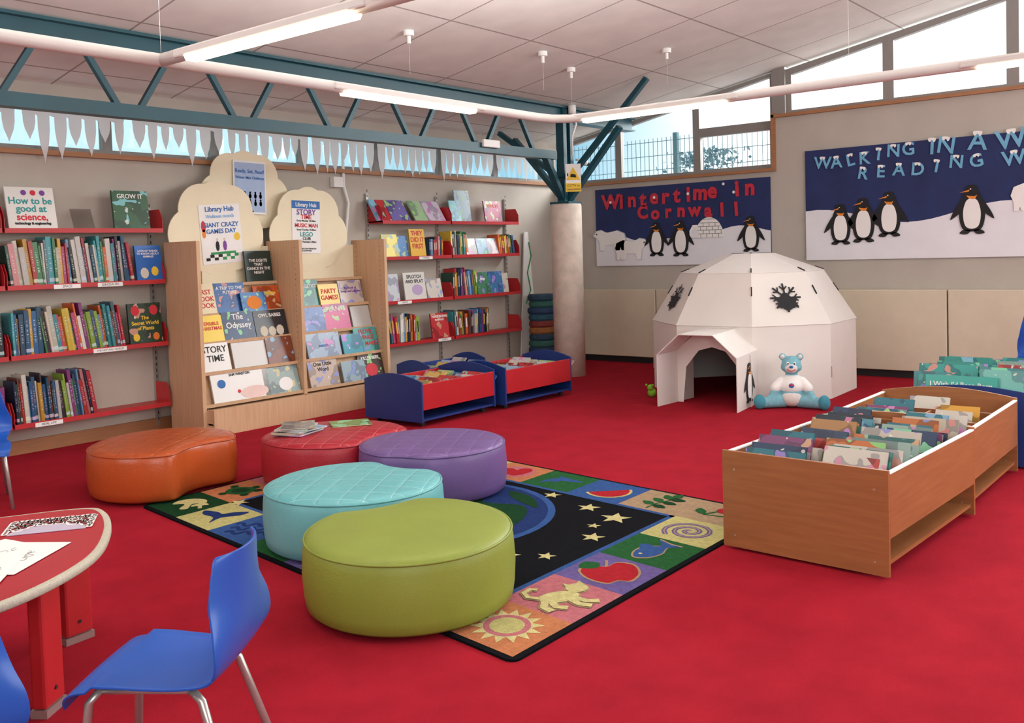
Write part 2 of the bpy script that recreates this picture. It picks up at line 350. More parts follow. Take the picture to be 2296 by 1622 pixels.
text('CCTV in\noperation',.045,M_txk,LM@T(0,.055,0),sg,world=False)
g=G(); g.sph((CXc+.25,CYc-.15,2.82),.045,M_white); g.cyl((CXc+.12,CYc-.1,2.85),(CXc+.25,CYc-.15,2.84),.015,M_white); g.cyl((CXc+.27,CYc-.17,2.8),(CXc+.29,CYc-.19,2.79),.022,M_black)
tag(g.obj('security_camera',smooth=True),'small white security camera fixed beside the column','security camera')
g=G(); g.box((8.55,TY-.1,2.9),(8.85,TY-.06,2.99),M_white); tag(g.obj('emergency_light',bevel=.01),'small white box light on the lower truss chord','emergency light')
# ------------------------------------------------------------------ suspended light track
ZT=2.705
g=G(); g.tube([(-2.9,4.54,ZT),(2,4.54,ZT),(6.0,4.54,ZT),(6.17,4.52,ZT),(6.28,4.42,ZT),(6.3,4.25,ZT),(6.3,1,ZT),(6.3,-3.9,ZT)],.034,M_pipe,12)
g.tube([(2.78,4.54,ZT),(2.78,2,ZT),(2.78,-3.9,ZT)],.034,M_pipe,12); tag(g.obj('light_track',smooth=True),'long white tubular lighting rail hung from the ceiling','lighting rail')
def lamp(x,y,alongY,L=1.22):
    o=thing('pendant_lamp','lit white linear fluorescent lamp on the suspended rail','lamp',(x,y,ZT),pi/2 if alongY else 0,'lamps on the suspended rail')
    g=G(); g.box((-.1,-.042,-.02),(L+.1,.042,.025),M_pipe); g.obj('housing',o,world=False,bevel=.01)
    g=G(); g.prism([(-.042,-.02),(-.03,-.045),(.03,-.045),(.042,-.02)],L,M_tube,Matrix(((0,0,1,0),(1,0,0,0),(0,1,0,0),(0,0,0,1)))); g.obj('diffuser',o,world=False)
    ld=bpy.data.lights.new('added_ceiling_fill','AREA'); ld.shape='RECTANGLE'; ld.size=L; ld.size_y=.1; ld.energy=46; ld.color=(1,.98,.94)
    lo=bpy.data.objects.new('ceiling_fill_light',ld); lo.matrix_basis=T(L/2,0,.05)@Matrix.Rotation(pi,4,'X'); reg(lo,o)  # added upward area light to brighten the ceiling, not part of the fixture
lamp(4.02,4.54,False); lamp(2.78,3.05,True); lamp(6.3,3.07,True); lamp(6.3,.2,True); lamp(.3,4.54,False)
for x,y in ((2.78,4.54),(6.3,2.2)):
    g=G(); g.cyl((x,y,ZT+.03),(x,y,zc(y)),.0008,M_pipe,6); tag(g.obj('suspension_wire'),'thin steel wire holding the light rail','wire',group='wires holding the light rail')
for x,y in ((6.4,6.3),(8.2,6.1),(9.0,6.3),(9.6,5.4)):
    z=zc(y); g=G(); g.cyl((x,y,z),(x,y,z-.05),.05,M_white,14); g.cyl((x,y,z-.05),(x,y,z-.12),.018,M_white,8); g.cyl((x,y,z-.12),(x,y,z-.4),.0009,M_white,5)
    tag(g.obj('ceiling_hook',smooth=False),'small white ceiling hook with hanging cord','ceiling hook',group='hooks on the tiled ceiling')
g=G(); g.tube([(CXc,CYc-.14,3.47),(CXc,CYc-.2,3.3),(CXc-.04,CYc-.16,3.15),(CXc,CYc-.12,2.9)],.012,M_white); g.cyl((CXc,CYc-.14,3.44),(CXc,CYc-.14,3.55),.05,M_white); tag(g.obj('alarm_sounder',smooth=True),'white ceiling alarm with cable by the column','alarm')
g=G(); g.tube([(7.6,8.64,3.0),(7.6,8.64,2.5),(7.66,8.64,2.3),(7.6,8.64,1.9),(7.6,8.64,0)],.018,M_white); g.box((7.42,8.6,2.48),(7.56,8.67,2.6),M_white); tag(g.obj('cable_conduit',smooth=False),'white cable conduit with a small socket box on the wall','conduit')
# ------------------------------------------------------------------ icicle paper garland
x=2.9
while x<11.2:
    w=random.uniform(.85,1.1); g=G(); pts=[(x,3.13),(x,3.0)]; xx=x
    while xx<x+w-.05:
        s_=random.uniform(.09,.14); dz=random.choice((.22,.28,.33,.4))*random.uniform(.9,1.1); zb=3.0-dz; gp=random.choice((0,.01,.02,.035))
        pts+=[(xx+.004,2.99),(xx+s_*.04,3.0-dz*.3),(xx+s_*.16,3.0-dz*.6),(xx+s_*.38,3.0-dz*.85),(xx+s_*.5,zb),(xx+s_*.62,3.0-dz*.85),(xx+s_*.84,3.0-dz*.6),(xx+s_*.96,3.0-dz*.3),(xx+s_-.004,3.0)]; xx+=s_+gp
    pts+=[(xx,3.13)]
    g.prism(pts,.0015,M_thin,Matrix(((1,0,0,0),(0,0,-1,8.59),(0,1,0,0),(0,0,0,1))))
    tag(g.obj('paper_icicle_banner',origin=(x+w/2,8.59,2.6)),'white cut-paper icicle garland hung across the high windows','paper garland',group='icicle garlands on the high windows'); x=xx+.05
# ------------------------------------------------------------------ books
PAL=['#2d5f8f','#b3302f','#c9bfa8','#3f7a4c','#d09a2f','#1f2c49','#8d3c7e','#b8b4b0','#3f98a0','#d0602a','#26262b','#8fae3f','#6f9fca','#6a2f26','#c04a7a','#34506e','#d2ccc0','#55707a','#204a3d','#e0c040','#3a2f3a','#a82a3a','#1d4d6b','#d88a8a']
def bookmesh():
    g=G(); t=.08
    g.box((-.5,0,0),(-.5+t,1,1),M_spine).box((.5-t,0,0),(.5,1,1),M_spine).box((-.5+t,0,0),(.5-t,.03,1),M_spine).box((-.5+t,.03,.015),(.5-t,.97,.985),M_page)
    me=bpy.data.meshes.new('book'); me.from_pydata([tuple(v) for v in g.v],[],g.f)
    for m in g.m: me.materials.append(m)
    for p,i in zip(me.polygons,g.mi): p.material_index=i
    return me
BM=bookmesh()
def spine(x,y,z,t,d,h,lean=0,col=None,group=None,M=None,label='picture book standing upright with its spine outward'):
    o=bpy.data.objects.new('book',BM)
    MM=T(x,y,z)@Matrix.Rotation(lean,4,'Y')@Matrix.Diagonal((t,d,h,1))
    o.matrix_basis=(M@MM) if M else MM
    c=lin(col or random.choice(PAL)); v=random.uniform(.65,1.0); o.color=(min(1,c[0]*v),min(1,c[1]*v),min(1,c[2]*v),1)
    reg(o,None); return tag(o,label,'book',group)
PM=[mat('distant_spine_%s'%c[1:],c,.4,.1,40) for c in PAL]
STUFF=G()
def row(x0,x1,yf,z,h0,h1,group,tm=.03,stuff=False):
    x=x0; lean=random.uniform(-.12,.02); k=0
    while x<x1-.02:
        if k%9==8: lean=random.uniform(-.16,.03)
        t=random.choice((.014,.02,.024,.03,.04))*tm/.026; h=random.uniform(h0,h1)
        if x+t>x1: break
        xx=x+t/2+(max(0,-lean)*.12); y=yf+random.uniform(0,.03)
        if stuff:
            MM=T(xx,y,z)@Matrix.Rotation(lean,4,'Y'); m=random.choice(PM)
            STUFF.box((-t/2,0,0),(t/2,.008,h),m,MM).box((-t/2,.008,0),(-t/2+.003,.2,h),m,MM).box((t/2-.003,.008,0),(t/2,.2,h),m,MM).box((-t/2+.003,.008,.004),(t/2-.003,.195,h-.004),M_page,MM)
            STUFF.box((-t*.22,-.0008,h*.35),(t*.22,0,h*.8),random.choice((M_txw,M_yel,M_page,M_txk)),MM)
        else: spine(xx,y,z,t,.2,h,lean,group=group)
        x+=t/math.cos(lean)+.002; k+=1
LF=Matrix(((1,0,0,0),(0,0,-1,0),(0,1,0,0),(0,0,0,1)))
def face(x,y,z,w,h,col,tilt=.2,yaw=0,title=None,tc=None,tz=.72,t=.018,group='picture books displayed face out',label=None,art=True,M=None,extra=None,ts=.05,name='book',cat_='book'):
    g=G(); m=M_cover if art else M_plain
    g.box((-w/2,-.0,0),(w/2,.003,h),m).box((-w/2,t-.003,0),(w/2,t,h),M_plain).box((-w/2,0,0),(-w/2+.003,t,h),M_plain).box((-w/2+.003,.003,.004),(w/2-.004,t-.003,h-.004),M_page)
    B=T(x,y,z)@RZ(yaw)@Matrix.Rotation(-tilt,4,'X')
    if M: B=M@B
    o=g.obj(name,basis=B); o.color=(*lin(col),1)
    tag(o,label or 'picture book leaning with its front cover showing',cat_,group)
    if title:
        text(title,ts,tc or M_txw,LF@T(0,h*tz,.0015),o,world=False,bold=.0012,fitw=w*.86,name='title')
    if extra:
        for (pts,mm) in extra:
            g=G(); g.flat([(px*w,py*h) for px,py in pts],mm,LF,z=.0022); g.obj('cover_picture',o,world=False)
    return o
# ------------------------------------------------------------------ red wall shelving
def shelving(name,label,bays,zs,y0=8.4,z1=2.2,labels=()):
    root=thing(name,label,'shelving',((bays[0]+bays[-1])/2,8.66,0))
    for x in bays:
        g=G(); g.box((x-.015,8.645,.05),(x+.015,8.675,z1),M_steel)
        for k in range(int(z1/.06)): g.box((x-.004,8.642,.1+k*.06),(x+.004,8.645,.13+k*.06),M_dark)
        g.obj('upright',root)
    for a,b in zip(bays,bays[1:]):
        for z in zs:
            g=G(); g.box((a+.01,y0,z-.015),(b-.01,8.65,z),M_red); g.box((a+.01,y0-.004,z-.035),(b-.01,y0+.006,z+.006),M_red); g.obj('shelf',root)
            for x in (a+.012,b-.012):
                g=G(); g.prism([(8.65,z-.03),(y0,z-.03),(y0,z+.1),(y0+.05,z+.19),(8.65,z+.19)],.004,M_red,Matrix(((0,0,1,x-.002),(1,0,0,0),(0,1,0,0),(0,0,0,1)))); g.obj('shelf_bracket',root)
    for s_,x,z in labels:
        g=G(); g.box((x-.12,y0-.008,z-.04),(x+.12 if len(s_)<10 else x+.2,y0-.004,z-.003),M_white); o=g.obj('shelf_label',root)
        text(s_,.03,M_txk,MN(x if len(s_)<10 else x+.04,z-.021,y0-.008),root,fitw=.26,name='lettering')
    return root
ZL=[1.98,1.49,.89,.30]
shelving('bookshelf','red metal wall shelving full of books on slotted uprights',[2.2,3.6,5.09],ZL,labels=(('SPACE',4.12,1.49),('DINOSAURS',4.52,1.49),('THE NATURAL WORLD',4.45,.89),('REAL LIFE',3.9,.30)))
ZR=[2.08,1.64,1.10,.58]
shelving('bookshelf','red metal two-bay wall shelving with mixed children\'s books',[7.97,9.2,10.62],ZR,z1=2.42,labels=(('FAMILIES',8.7,1.64),('CRAFTS',8.3,1.10),('SPORTS',9.0,.58)))
row(3.64,4.80,8.42,1.49,.32,.43,'books on the upper wall shelf')
row(3.42,3.57,8.42,1.49,.33,.4,'books on the upper wall shelf')
row(3.64,4.66,8.42,.89,.31,.43,'books on the middle wall shelf',.026)
row(3.44,3.57,8.42,.89,.33,.4,'books on the middle wall shelf')
row(3.64,4.36,8.42,.30,.31,.43,'books on the lower wall shelf',.024)
row(3.44,3.57,8.42,.30,.33,.4,'books on the lower wall shelf')
o=face(3.88,8.45,1.985,.42,.37,'#e8e6e0',.2,0,None,art=False,label='white science book with teal and red lettering')
for s_,z_,m_ in (('How to be',.245,M_txt),('good at',.175,M_txt),('science,',.1,M_txr),('technology & engineering',.045,M_txk)): text(s_,.085 if z_>.05 else .03,m_,LF@T(0,z_,.0015),o,world=False,bold=.002,fitw=.37,name='title')
for k in range(3): 
    g=G(); g.flat(circ(-.05+.08*k,.32,.025,12),(M_txp,M_txr,M_txp)[k],LF,z=.0022); g.obj('cover_picture',o,world=False)
face(4.8,8.45,1.985,.36,.36,'#2f5c3a',.12,0,'GROW IT',M_txw,.85,.02,ts=.06,label='green gardening book on the top shelf')
face(3.5,8.45,1.985,.16,.3,'#c9d6e2',.15)
g=G(); g.box((4.26,8.42,1.98),(4.46,8.56,1.984),M_acr); g.add([(4.26,8.5,1.98),(4.46,8.5,1.98),(4.46,8.58,2.17),(4.26,8.58,2.17)],[(0,1,2,3)],M_acr); tag(g.obj('acrylic_stand'),'empty clear acrylic book stand on the top shelf','book stand')
face(4.945,8.43,1.495,.27,.33,'#2567b8',.12,0,'LOTS OF THINGS\nTO KNOW ABOUT\nANIMALS',M_txw,.76,.02,ts=.045,label='blue animal fact book at the end of the shelf',art=False,extra=[(circ(-.2,.2,.16,10),M_page),(circ(.2,.25,.14,10),M_yel)])
face(4.88,8.43,.895,.34,.38,'#1f3b28',.1,0,'The\nSecret World\nof Plants',M_yel,.5,.02,ts=.05,label='dark green plant book at the end of the shelf',
     extra=[(circ(-.28,.82,.13,10),M_txr),(circ(.28,.82,.13,10),M_txr),(circ(.3,.15,.1,10),M_txo),(circ(-.3,.15,.1,10),M_yel)])
def rx(px): return 7.98+(px-860)*(1.2/150) if px<1010 else 9.18+(px-1010)*(1.42/153)
for i,(px,c,t_) in enumerate(((835,'#8ac0d8',None),(868,'#c23b3f',None),(905,'#7a6fb0',None),(955,'#a9c9a0',None),(985,'#d7c9d9',None))):
    face(rx(px)+.3 if px<860 else rx(px)+.15 if px<900 else rx(px),8.43,2.09,.33,.3,c,.55,.05)
face(rx(1030),8.45,2.085,.2,.28,'#7fc5d6',.2); face(rx(1052),8.5,2.085,.3,.42,'#9db6c4',.12); face(rx(1113),8.45,2.085,.36,.29,'#b0386a',.15,0,'TOTALLY',M_txo,.75,ts=.06)
face(8.15,8.43,1.645,.26,.28,'#ead92f',.2); face(rx(902),8.45,1.645,.28,.26,'#3f7fc0',.15); face(rx(938),8.42,1.645,.27,.34,'#e8b62a',.12,0,'THEY\nDID IT\nFIRST',M_txr,.6,ts=.085,art=False)
R_='books on the two-bay shelving'
row(8.85,9.12,8.45,1.645,.2,.25,R_,stuff=True); row(9.24,9.62,8.44,1.645,.26,.32,R_,stuff=True)
for px,c in ((1060,'#d9cfc0'),(1085,'#8fb3cf'),(1108,'#e6d7da')): face(rx(px),8.44,1.645,.22,.22,c,.25)
row(10.2,10.55,8.44,1.645,.22,.27,R_,stuff=True)
face(8.14,8.43,1.105,.24,.33,'#cfd6dc',.12); face(rx(928),8.41,1.105,.38,.34,'#dedbd4',.14,0,'SPLOTCH\nAND SPLAT',M_txk,.75,ts=.06,art=False,extra=[(circ(.1,.35,.25,14,.2),mat('cover_lilac','#b9a0c8'))]); face(rx(972),8.41,1.105,.28,.25,'#d8cfc6',.2)
row(9.24,9.78,8.44,1.105,.3,.38,R_,stuff=True); face(rx(1083),8.42,1.105,.28,.3,'#3c7f5b',.2,0,'kings',M_txw,.7); face(rx(1112),8.43,1.105,.3,.3,'#3b74a8',.15); face(rx(1132),8.45,1.105,.2,.27,'#d8d2c4',.1)
row(8.02,8.62,8.44,.585,.28,.36,R_,stuff=True); face(rx(983),8.42,.585,.32,.32,'#c8363c',.12,0,'HORSE RIDING\nInstructor',M_txw,.8,ts=.05); row(9.24,9.98,8.44,.585,.26,.34,R_,stuff=True)
tag(STUFF.obj('book_row',origin=(9.2,8.5,.58)),'rows of assorted upright book spines on the two-bay shelving','books',kind='stuff')
# ------------------------------------------------------------------ birch display unit
du=thing('book_display_unit','pale birch two-bay tiered book display unit with tall sides','display unit',(6.33,8.2,0))
for x in (5.13,6.33,7.53):
    g=G(); g.box((x-.02,7.9,0),(x+.02,8.45,1.85),M_birch)
    if x>5.2:
        for k in range(24):
            g.box((x-.0215,7.97,.5+k*.055),(x-.0195,7.978,.508+k*.055),M_dark); g.box((x-.0215,8.37,.5+k*.055),(x-.0195,8.378,.508+k*.055),M_dark)
    g.obj('side_panel',du,bevel=.003)
g=G(); g.box((5.15,8.42,0),(7.51,8.45,1.8),M_cream); g.obj('back_panel',du)
STEP=[(7.95,.28),(8.03,.58),(8.12,.86),(8.22,1.13),(8.32,1.42)]
for a,b in ((5.15,6.31),(6.35,7.51)):
    g=G(); g.box((a,7.9,0),(b,8.42,.24),M_birch)
    for i,(y,z) in enumerate(STEP):
        g.box((a,y-.03,z-.02),(b,y+.12,z-.005),M_birch); g.box((a,y-.035,z-.02),(b,y-.03,z+.012),M_birch)
        if i<4: g.add([(a,y+.04,z),(b,y+.04,z),(b,STEP[i+1][0]+.03,STEP[i+1][1]),(a,STEP[i+1][0]+.03,STEP[i+1][1])],[(0,1,2,3)],M_birch)
    g.obj('tiered_rack',du)
for a,b in ((5.16,6.335),(6.335,7.51)):
    g=G(); g.box((a,7.8,0),(b,7.82,.25),M_birch); g.box((a,7.82,0),(a+.015,7.92,.25),M_birch); g.box((b-.015,7.82,0),(b,7.92,.25),M_birch); g.box((a,7.82,.1),(b,7.92,.12),M_birch); g.obj('front_trough',du,bevel=.002)
def dx(px,r):
    if px<682: return 5.5+(px-(528,513,498,483,468)[r])/186
    return 6.38+(px-(688,676,664,652,645)[r])/157
TZ=[.285,.585,.865,1.135,1.425]
def dbook(px,r,w,h,col,title=None,tc=None,tz=.7,ts=.05,art=True,tilt=.25,label=None,extra=None,yy=0):
    x=dx(px,r); lo,hi=(5.16,6.3) if px<682 else (6.36,7.5); x=min(max(x,lo+w/2),hi-w/2)
    face(x,STEP[r][0]-.015+yy,TZ[r]-.003,w,h,col,tilt,0,title,tc,tz,ts=ts,art=art,label=label,extra=extra,group='books on the birch display unit')
dbook(582,4,.33,.33,'#22352f','THE LIGHTS\nTHAT\nDANCE IN THE\nNIGHT',M_txw,.5,.062,tilt=.12,art=False,label='dark green picture book at the top of the display unit')
owl=[(circ(-.25,.22,.12,10,.2),M_page),(circ(0,.2,.12,10,.18),M_page),(circ(.25,.22,.12,10,.2),M_page)]
dbook(465,3,.24,.31,'#e4d4ae','FIRST\nCOOK\nBOOK',M_txr,.5,.08,label='cream cook book with red lettering',art=False)
dbook(520,3,.36,.31,'#2e5fa0','A TRIP TO THE\nFUTURE',M_txw,.75,.07,label='blue picture book about the future')
dbook(566,3,.3,.2,'#3a78b8',None,yy=-.03,extra=[(circ(0,.45,.3,14,.35),M_orange)],label='blue book with an orange fox on its cover')
dbook(608,3,.32,.26,'#c9551f','Someday',M_yel,.7,.06,label='orange picture book with yellow title')
dbook(477,2,.29,.27,'#eccb2d','TERRIBLE\nCHRISTMAS',M_txr,.6,.08,art=False,label='yellow book with red lettering')
dbook(537,2,.37,.29,'#1a3a66','The\nOdyssey',M_txw,.66,.085,label='navy book with white lettering')
dbook(612,2,.4,.28,'#2b2a30','OWL BABIES',M_txw,.8,.05,art=False,extra=owl,label='dark picture book with three white owls')
dbook(488,1,.32,.29,'#e6e5e1','STORY\nTIME',M_txk,.6,.1,art=False,label='white story time notice in the rack')
dbook(642,1,.33,.29,'#7e4028',None,label='brown picture book with a patterned cover')
face(5.78,8.03,.59,.42,.26,'#cfcac6',.25,art=False,name='sign_holder',label='blank pale sign holder in the display rack',cat_='sign holder')
dbook(545,0,.66,.31,'#e6e4e0','SAM WINSTON',M_txk,.85,.035,art=False,extra=[(circ(-.33,.6,.07,14,.14),M_txb),(circ(.22,.22,.25,16,.2),mat('cover_pink','#e8c8c0')),(circ(-.05,.3,.03,10,.06),M_txr)],label='white picture book with coloured dots')
dbook(650,0,.44,.28,'#8fa39f',None,extra=[(circ(.1,.35,.2,14,.25),M_white)],label='pale picture book with a white creature')
dbook(700,3,.3,.3,'#2f8078','BERGETICS',M_txw,.75,.05); dbook(742,3,.28,.24,'#e8c13a','PARTY\nGAMES!',M_txr,.5,.08,yy=-.02,art=False,label='yellow party games picture book'); dbook(795,3,.34,.27,'#c8b8b0','My Book of\nSongs and Lullabies',M_txp,.6,.05)
face(6.48,8.3,1.425,.16,.2,'#b89898',.15); dbook(705,2,.34,.27,'#4f70b0'); dbook(760,2,.36,.29,'#c8387a','PLANTS',M_txw,.8,.08,label='pink plant encyclopedia on the rack'); face(7.36,8.13,.865,.28,.24,'#c0bcb9',.25,art=False,name='sign_holder',label='blank pale sign holder in the display rack',cat_='sign holder')
dbook(728,1,.46,.27,'#98aac0','search',M_txb,.5,.05); dbook(790,1,.3,.23,'#2a8fa5',None,yy=-.02); dbook(828,1,.34,.3,'#4aa098','I LOVE\nTHINGS\nTO MAKE',M_txr,.55,.07,label='teal craft book with red lettering')
dbook(728,0,.4,.29,'#c0a898','One Little\nWord',M_txk,.75,.06); dbook(792,0,.34,.24,'#92a6b0',None,yy=-.02); dbook(848,0,.36,.3,'#3c2a24','KILLER BEES',M_txw,.8,.05,extra=[(circ(0,.35,.25,14,.25),M_txr)],label='dark brown picture book about bees')
def cloud(cx,cz,w,h,y,label,tail=None):
    lobes=[(-.3*w,-.06*h,.27*h*1.05),(.3*w,-.06*h,.27*h*1.05),(-.17*w,.2*h,.29*h),(.17*w,.2*h,.29*h),(0,-.22*h,.3*h),(-.2*w,-.2*h,.26*h),(.2*w,-.2*h,.26*h),(0,.26*h,.27*h)]
    pts=[]
    for i in range(120):
        a=2*pi*i/120; dx_,dz_=math.cos(a),math.sin(a); best=.1
        for lx,lz,r in lobes:
            b=lx*dx_+lz*dz_; c=lx*lx+lz*lz-r*r; D=b*b-c
            if D>0: best=max(best,b+math.sqrt(D))
        pts.append((best*dx_,best*dz_))
    g=G(); g.prism(pts,.012,M_cream,MN(cx,cz,y))
    if tail is not None: g.box((cx-.2,y-.01,tail),(cx+.2,y-.002,cz),M_cream)
    return tag(g.obj('cloud_board',origin=(cx,y,cz)),label,'cloud cutout',group='cream cloud boards on the display unit')
cloud(5.68,1.98,.98,.92,8.40,'cream cloud-shaped board above the display unit',1.4)
cloud(6.11,2.37,1.08,.82,8.50,'tall cream cloud-shaped board behind the display unit',0)
cloud(6.86,1.97,.96,.9,8.40,'cream cloud-shaped board above the display unit',1.4)
def poster(cx,cz,w,h,y,label,back,lines,rot=0,shapes=()):
    o=thing('poster',label,'poster',(cx,y,cz-h/2)); M0=MN(cx,cz,y)@Matrix.Rotation(rot,4,'Z')
    g=G(); g.box((-w/2,-h/2,0),(w/2,h/2,.002),back,M0); g.obj('sheet',o)
    for (pts,m) in shapes:
        g=G(); g.flat([(a*w,b*h) for a,b in pts],m,M0,z=.003); g.obj('picture',o)
    for s_,z,sz,m in lines: text(s_,sz,m,M0@T(0,z*h,.0045),o,fitw=w*.88,bold=sz*.02)
rect=lambda a,b,c,d:[(a,b),(c,b),(c,d),(a,d)]
M_lav=mat('pale_blue_print','#a9bfe0',.6,.05); M_sky=mat('sky_print','#8cb9e6',.6,.05)
poster(5.72,1.93,.48,.6,8.385,'white games day poster with library lettering',M_white,[('Library Hub',.42,.07,M_txb),('Wellness month',.3,.05,M_sky),('GIANT CRAZY\nGAMES DAY',.1,.085,M_txb)],.06,
  [(circ(-.42,.14,.06,8,.1),M_txr),(circ(-.42,.02,.05,8,.08),M_orange),(circ(.38,-.06,.08,12,.07),M_yel)]+[(rect(-.42+.1*k,-.44+.05*(k%2),-.32+.1*k,-.39+.05*(k%2)),M_black if k<4 else M_grn) for k in range(8)]+[(circ(-.12,-.2,.05,8,.09),M_black),(circ(.06,-.2,.05,8,.09),M_txp),(circ(-.12,-.09,.03,8,.025),M_page),(circ(.06,-.09,.03,8,.025),M_page),(rect(-.3,-.34,.32,-.3),M_grn)])
sh=[]
for i in range(10):
    a=-.32+.16*(i%5); b=-.3+.14*(i//5); c_=random.choice((M_txr,M_yel,M_txb,M_orange,M_txp)); sh+=[(circ(a,b,.045,8,.05),c_),(circ(a,b+.065,.03,8,.022),M_page)]
poster(6.15,2.42,.41,.56,8.47,'pale blue winter reading challenge poster on a cloud board',M_white,[('Ready, Set, Read!',.3,.07,M_txb),('Winter Mini Challenge',.18,.04,M_txb)],-.02,[(rect(-.46,-.46,.46,.46),M_lav)]+sh+[(rect(-.15,-.46,.1,-.43),M_txr)])
poster(6.81,2.0,.39,.58,8.385,'white library club timetable poster with coloured headings',M_white,[('Library Hub',.42,.06,M_txw),('STORY',.28,.085,M_txp),('TIME',.19,.07,M_txr),('Every Monday 10.30am',.12,.028,M_txk),('MUSIC MAN',.03,.06,M_txr),('Every Tuesday 10.30am',-.05,.028,M_txk),('LEGO',-.14,.07,M_txt),('CLUB',-.22,.045,M_txk),('Every Thursday 3.30pm',-.28,.028,M_txk),('FUN KIDS CRAFTERNOON\n& ACTIVITIES',-.43,.022,M_txk)],-.02,[(rect(-.5,.35,.5,.5),M_txb)])
# ------------------------------------------------------------------ stack behind column
for i in range(11):
    r=.19+random.uniform(-.01,.015); z=.0+i*.095; c=('#8a3a35','#2f5f74','#2a4468','#356a60','#2c4a60','#a06a38')[i%6]
    g=G(); pr=[(r-.02,0),(r,.025),(r,.065),(r-.02,.092)]
    g.loft([[(10.98+a*math.cos(2*pi*k/24),8.32+a*math.sin(2*pi*k/24),z+b) for k in range(24)] for a,b in pr],mat('cushion_'+c,c,.8,.2,30))
    tag(g.obj('floor_cushion',smooth=False),'round cloth floor cushion in a tall stack by the column','cushion',group='stacked floor cushions')
g=G(); g.prism([(-.25,0),(.3,0),(.1,1.0),(.0,1.95),(-.08,1.95),(-.16,1.0)],.02,M_white,MN(11.1,.0,8.64)); g.tube([MN(11.1,.0,8.61)@Vector(p) for p in ((-.1,.9,0),(.02,1.1,0),(-.05,1.35,0),(.05,1.6,0),(0,1.8,0))],.008,M_grn); tag(g.obj('white_board_cutout'),'tall white cut-out board with a green squiggle leaning on the wall','cutout')
# ------------------------------------------------------------------ kinder boxes
def crate(name,label,x,y,rz,L,W,H,me,ms,mi,arch=.0,zs=.2,div=(.5,),lane=True,wheels=False,edge=None):
    o=thing(name,label,'book box',(x,y,0),rz)
    for xx in (0,L-.02):
        g=G(); n=12; top=[(W*i/n,H+arch*math.sin(pi*i/n)) for i in range(n+1)]
        z0=.05 if wheels else .015
        g.prism([(0,z0)]+top+[(W,z0)],.02,me,Matrix(((0,0,1,xx),(1,0,0,0),(0,1,0,0),(0,0,0,1)))); 
        if not wheels:
            for yy in (.07,W-.07):
                for zz in (.08,H-.1): g.cyl((xx-.0015,yy,zz),(xx,yy,zz),.006,M_steel,8)
        g.obj('end_panel',o,world=False,bevel=.003)
    for yy in (.0,W-.02):
        g=G(); g.box((.02,yy,zs),(L-.02,yy+.02,H-.02),ms); g.obj('side_panel',o,world=False,bevel=.003)
        if edge: 
            g=G(); g.box((.02,yy-.002,H-.02),(L-.02,yy+.022,H-.012),edge); g.obj('edge_strip',o,world=False)
    g=G(); g.box((.02,.02,zs),(L-.02,W-.02,zs+.015),mi); g.obj('box_floor',o,world=False)
    g=G(); g.box((.02,.02,.06),(L-.02,W-.02,.08),me if wheels else ms); g.obj('lower_shelf',o,world=False)
    for d in div:
        g=G(); g.box((L*d-.008,.02,zs+.015),(L*d+.008,W-.02,H-.05),mi); g.obj('divider',o,world=False)
    if lane:
        g=G(); g.box((.02,W/2-.008,zs+.015),(L-.02,W/2+.008,H-.06),mi); g.obj('divider',o,world=False)
    for wx in (.1,L-.1):
        for wy in (.1,W-.1):
            g=G(); g.cyl((wx,wy-.015,.03),(wx,wy+.015,.03),.03,M_dark,14); g.cyl((wx,wy,.03),(wx,wy,.07),.012,M_steel,8); g.obj('caster',o,world=False)
    return T(x,y,0)@RZ(rz)
def fill(M,x0,x1,yc,w,z,group,cols=None,step=.042,tilt=.38,hh=(.24,.31),n=None,wr=(.2,.29),yj=.03,lab='thin picture book filed in a browser box'):
    x=x0+.02; k=0
    while x<x1-.1 and (n is None or k<n):
        h=random.uniform(*hh); ww=min(w,random.uniform(*wr))
        face(x,yc+random.uniform(-1,1)*min(yj,max(0,(w-ww)/2)),z,ww,h,random.choice(cols or PAL),tilt+random.uniform(-.08,.08),-pi/2+random.uniform(-.06,.06),group=group,M=M,t=.012,label=lab); x+=step*random.uniform(.8,1.3); k+=1
CA=crate('book_browser_box','honey beech book browser box full of thin picture books',4.685,1.475,-.05,1.38,.9,.54,M_wood,M_wood,M_wood,0,.2,(.5,),True,False,M_white)
CAC=['#1f6f7f','#4f8fa5','#a8a49a','#d09a3a','#1f3a5b','#b8b0a0','#7f904a','#7a3a6a','#a5784a','#3f7f7a','#8fa8a0','#b0403a','#172a3a','#bfb9ae','#2a5a8a','#c8c2b8','#c07040']
for xa,xb in ((.02,.69),(.72,1.35)):
    for yc in (.235,.67): fill(CA,xa,xb,yc,.42,.225,'picture books in the wooden browser box',CAC,.036,.42,(.31,.41),wr=(.24,.36),yj=.07)
CB=crate('book_browser_box','honey beech browser box partly filled with books',6.11,1.43,.0,1.26,.92,.53,M_wood,M_wood,M_wood,.05,.2,(.33,.66),True,False,M_white)
GB='books in the second wooden browser box'
fill(CB,.06,.4,.68,.4,.225,GB,CAC,.07,hh=(.3,.36),n=2); fill(CB,.42,.84,.24,.4,.225,GB,CAC,.06,hh=(.3,.36),n=3); fill(CB,.44,.84,.68,.4,.225,GB,CAC,.06,hh=(.3,.36),n=3); fill(CB,.88,1.25,.5,.4,.225,GB,['#b8404a','#c8c4ba'],.06,hh=(.3,.34),n=2)
CC=crate('book_browser_box','blue book browser box packed with large picture books',7.5,1.3,0,1.15,.94,.53,M_blue,M_blue,M_blue,.05,.2,(.5,),True,False)
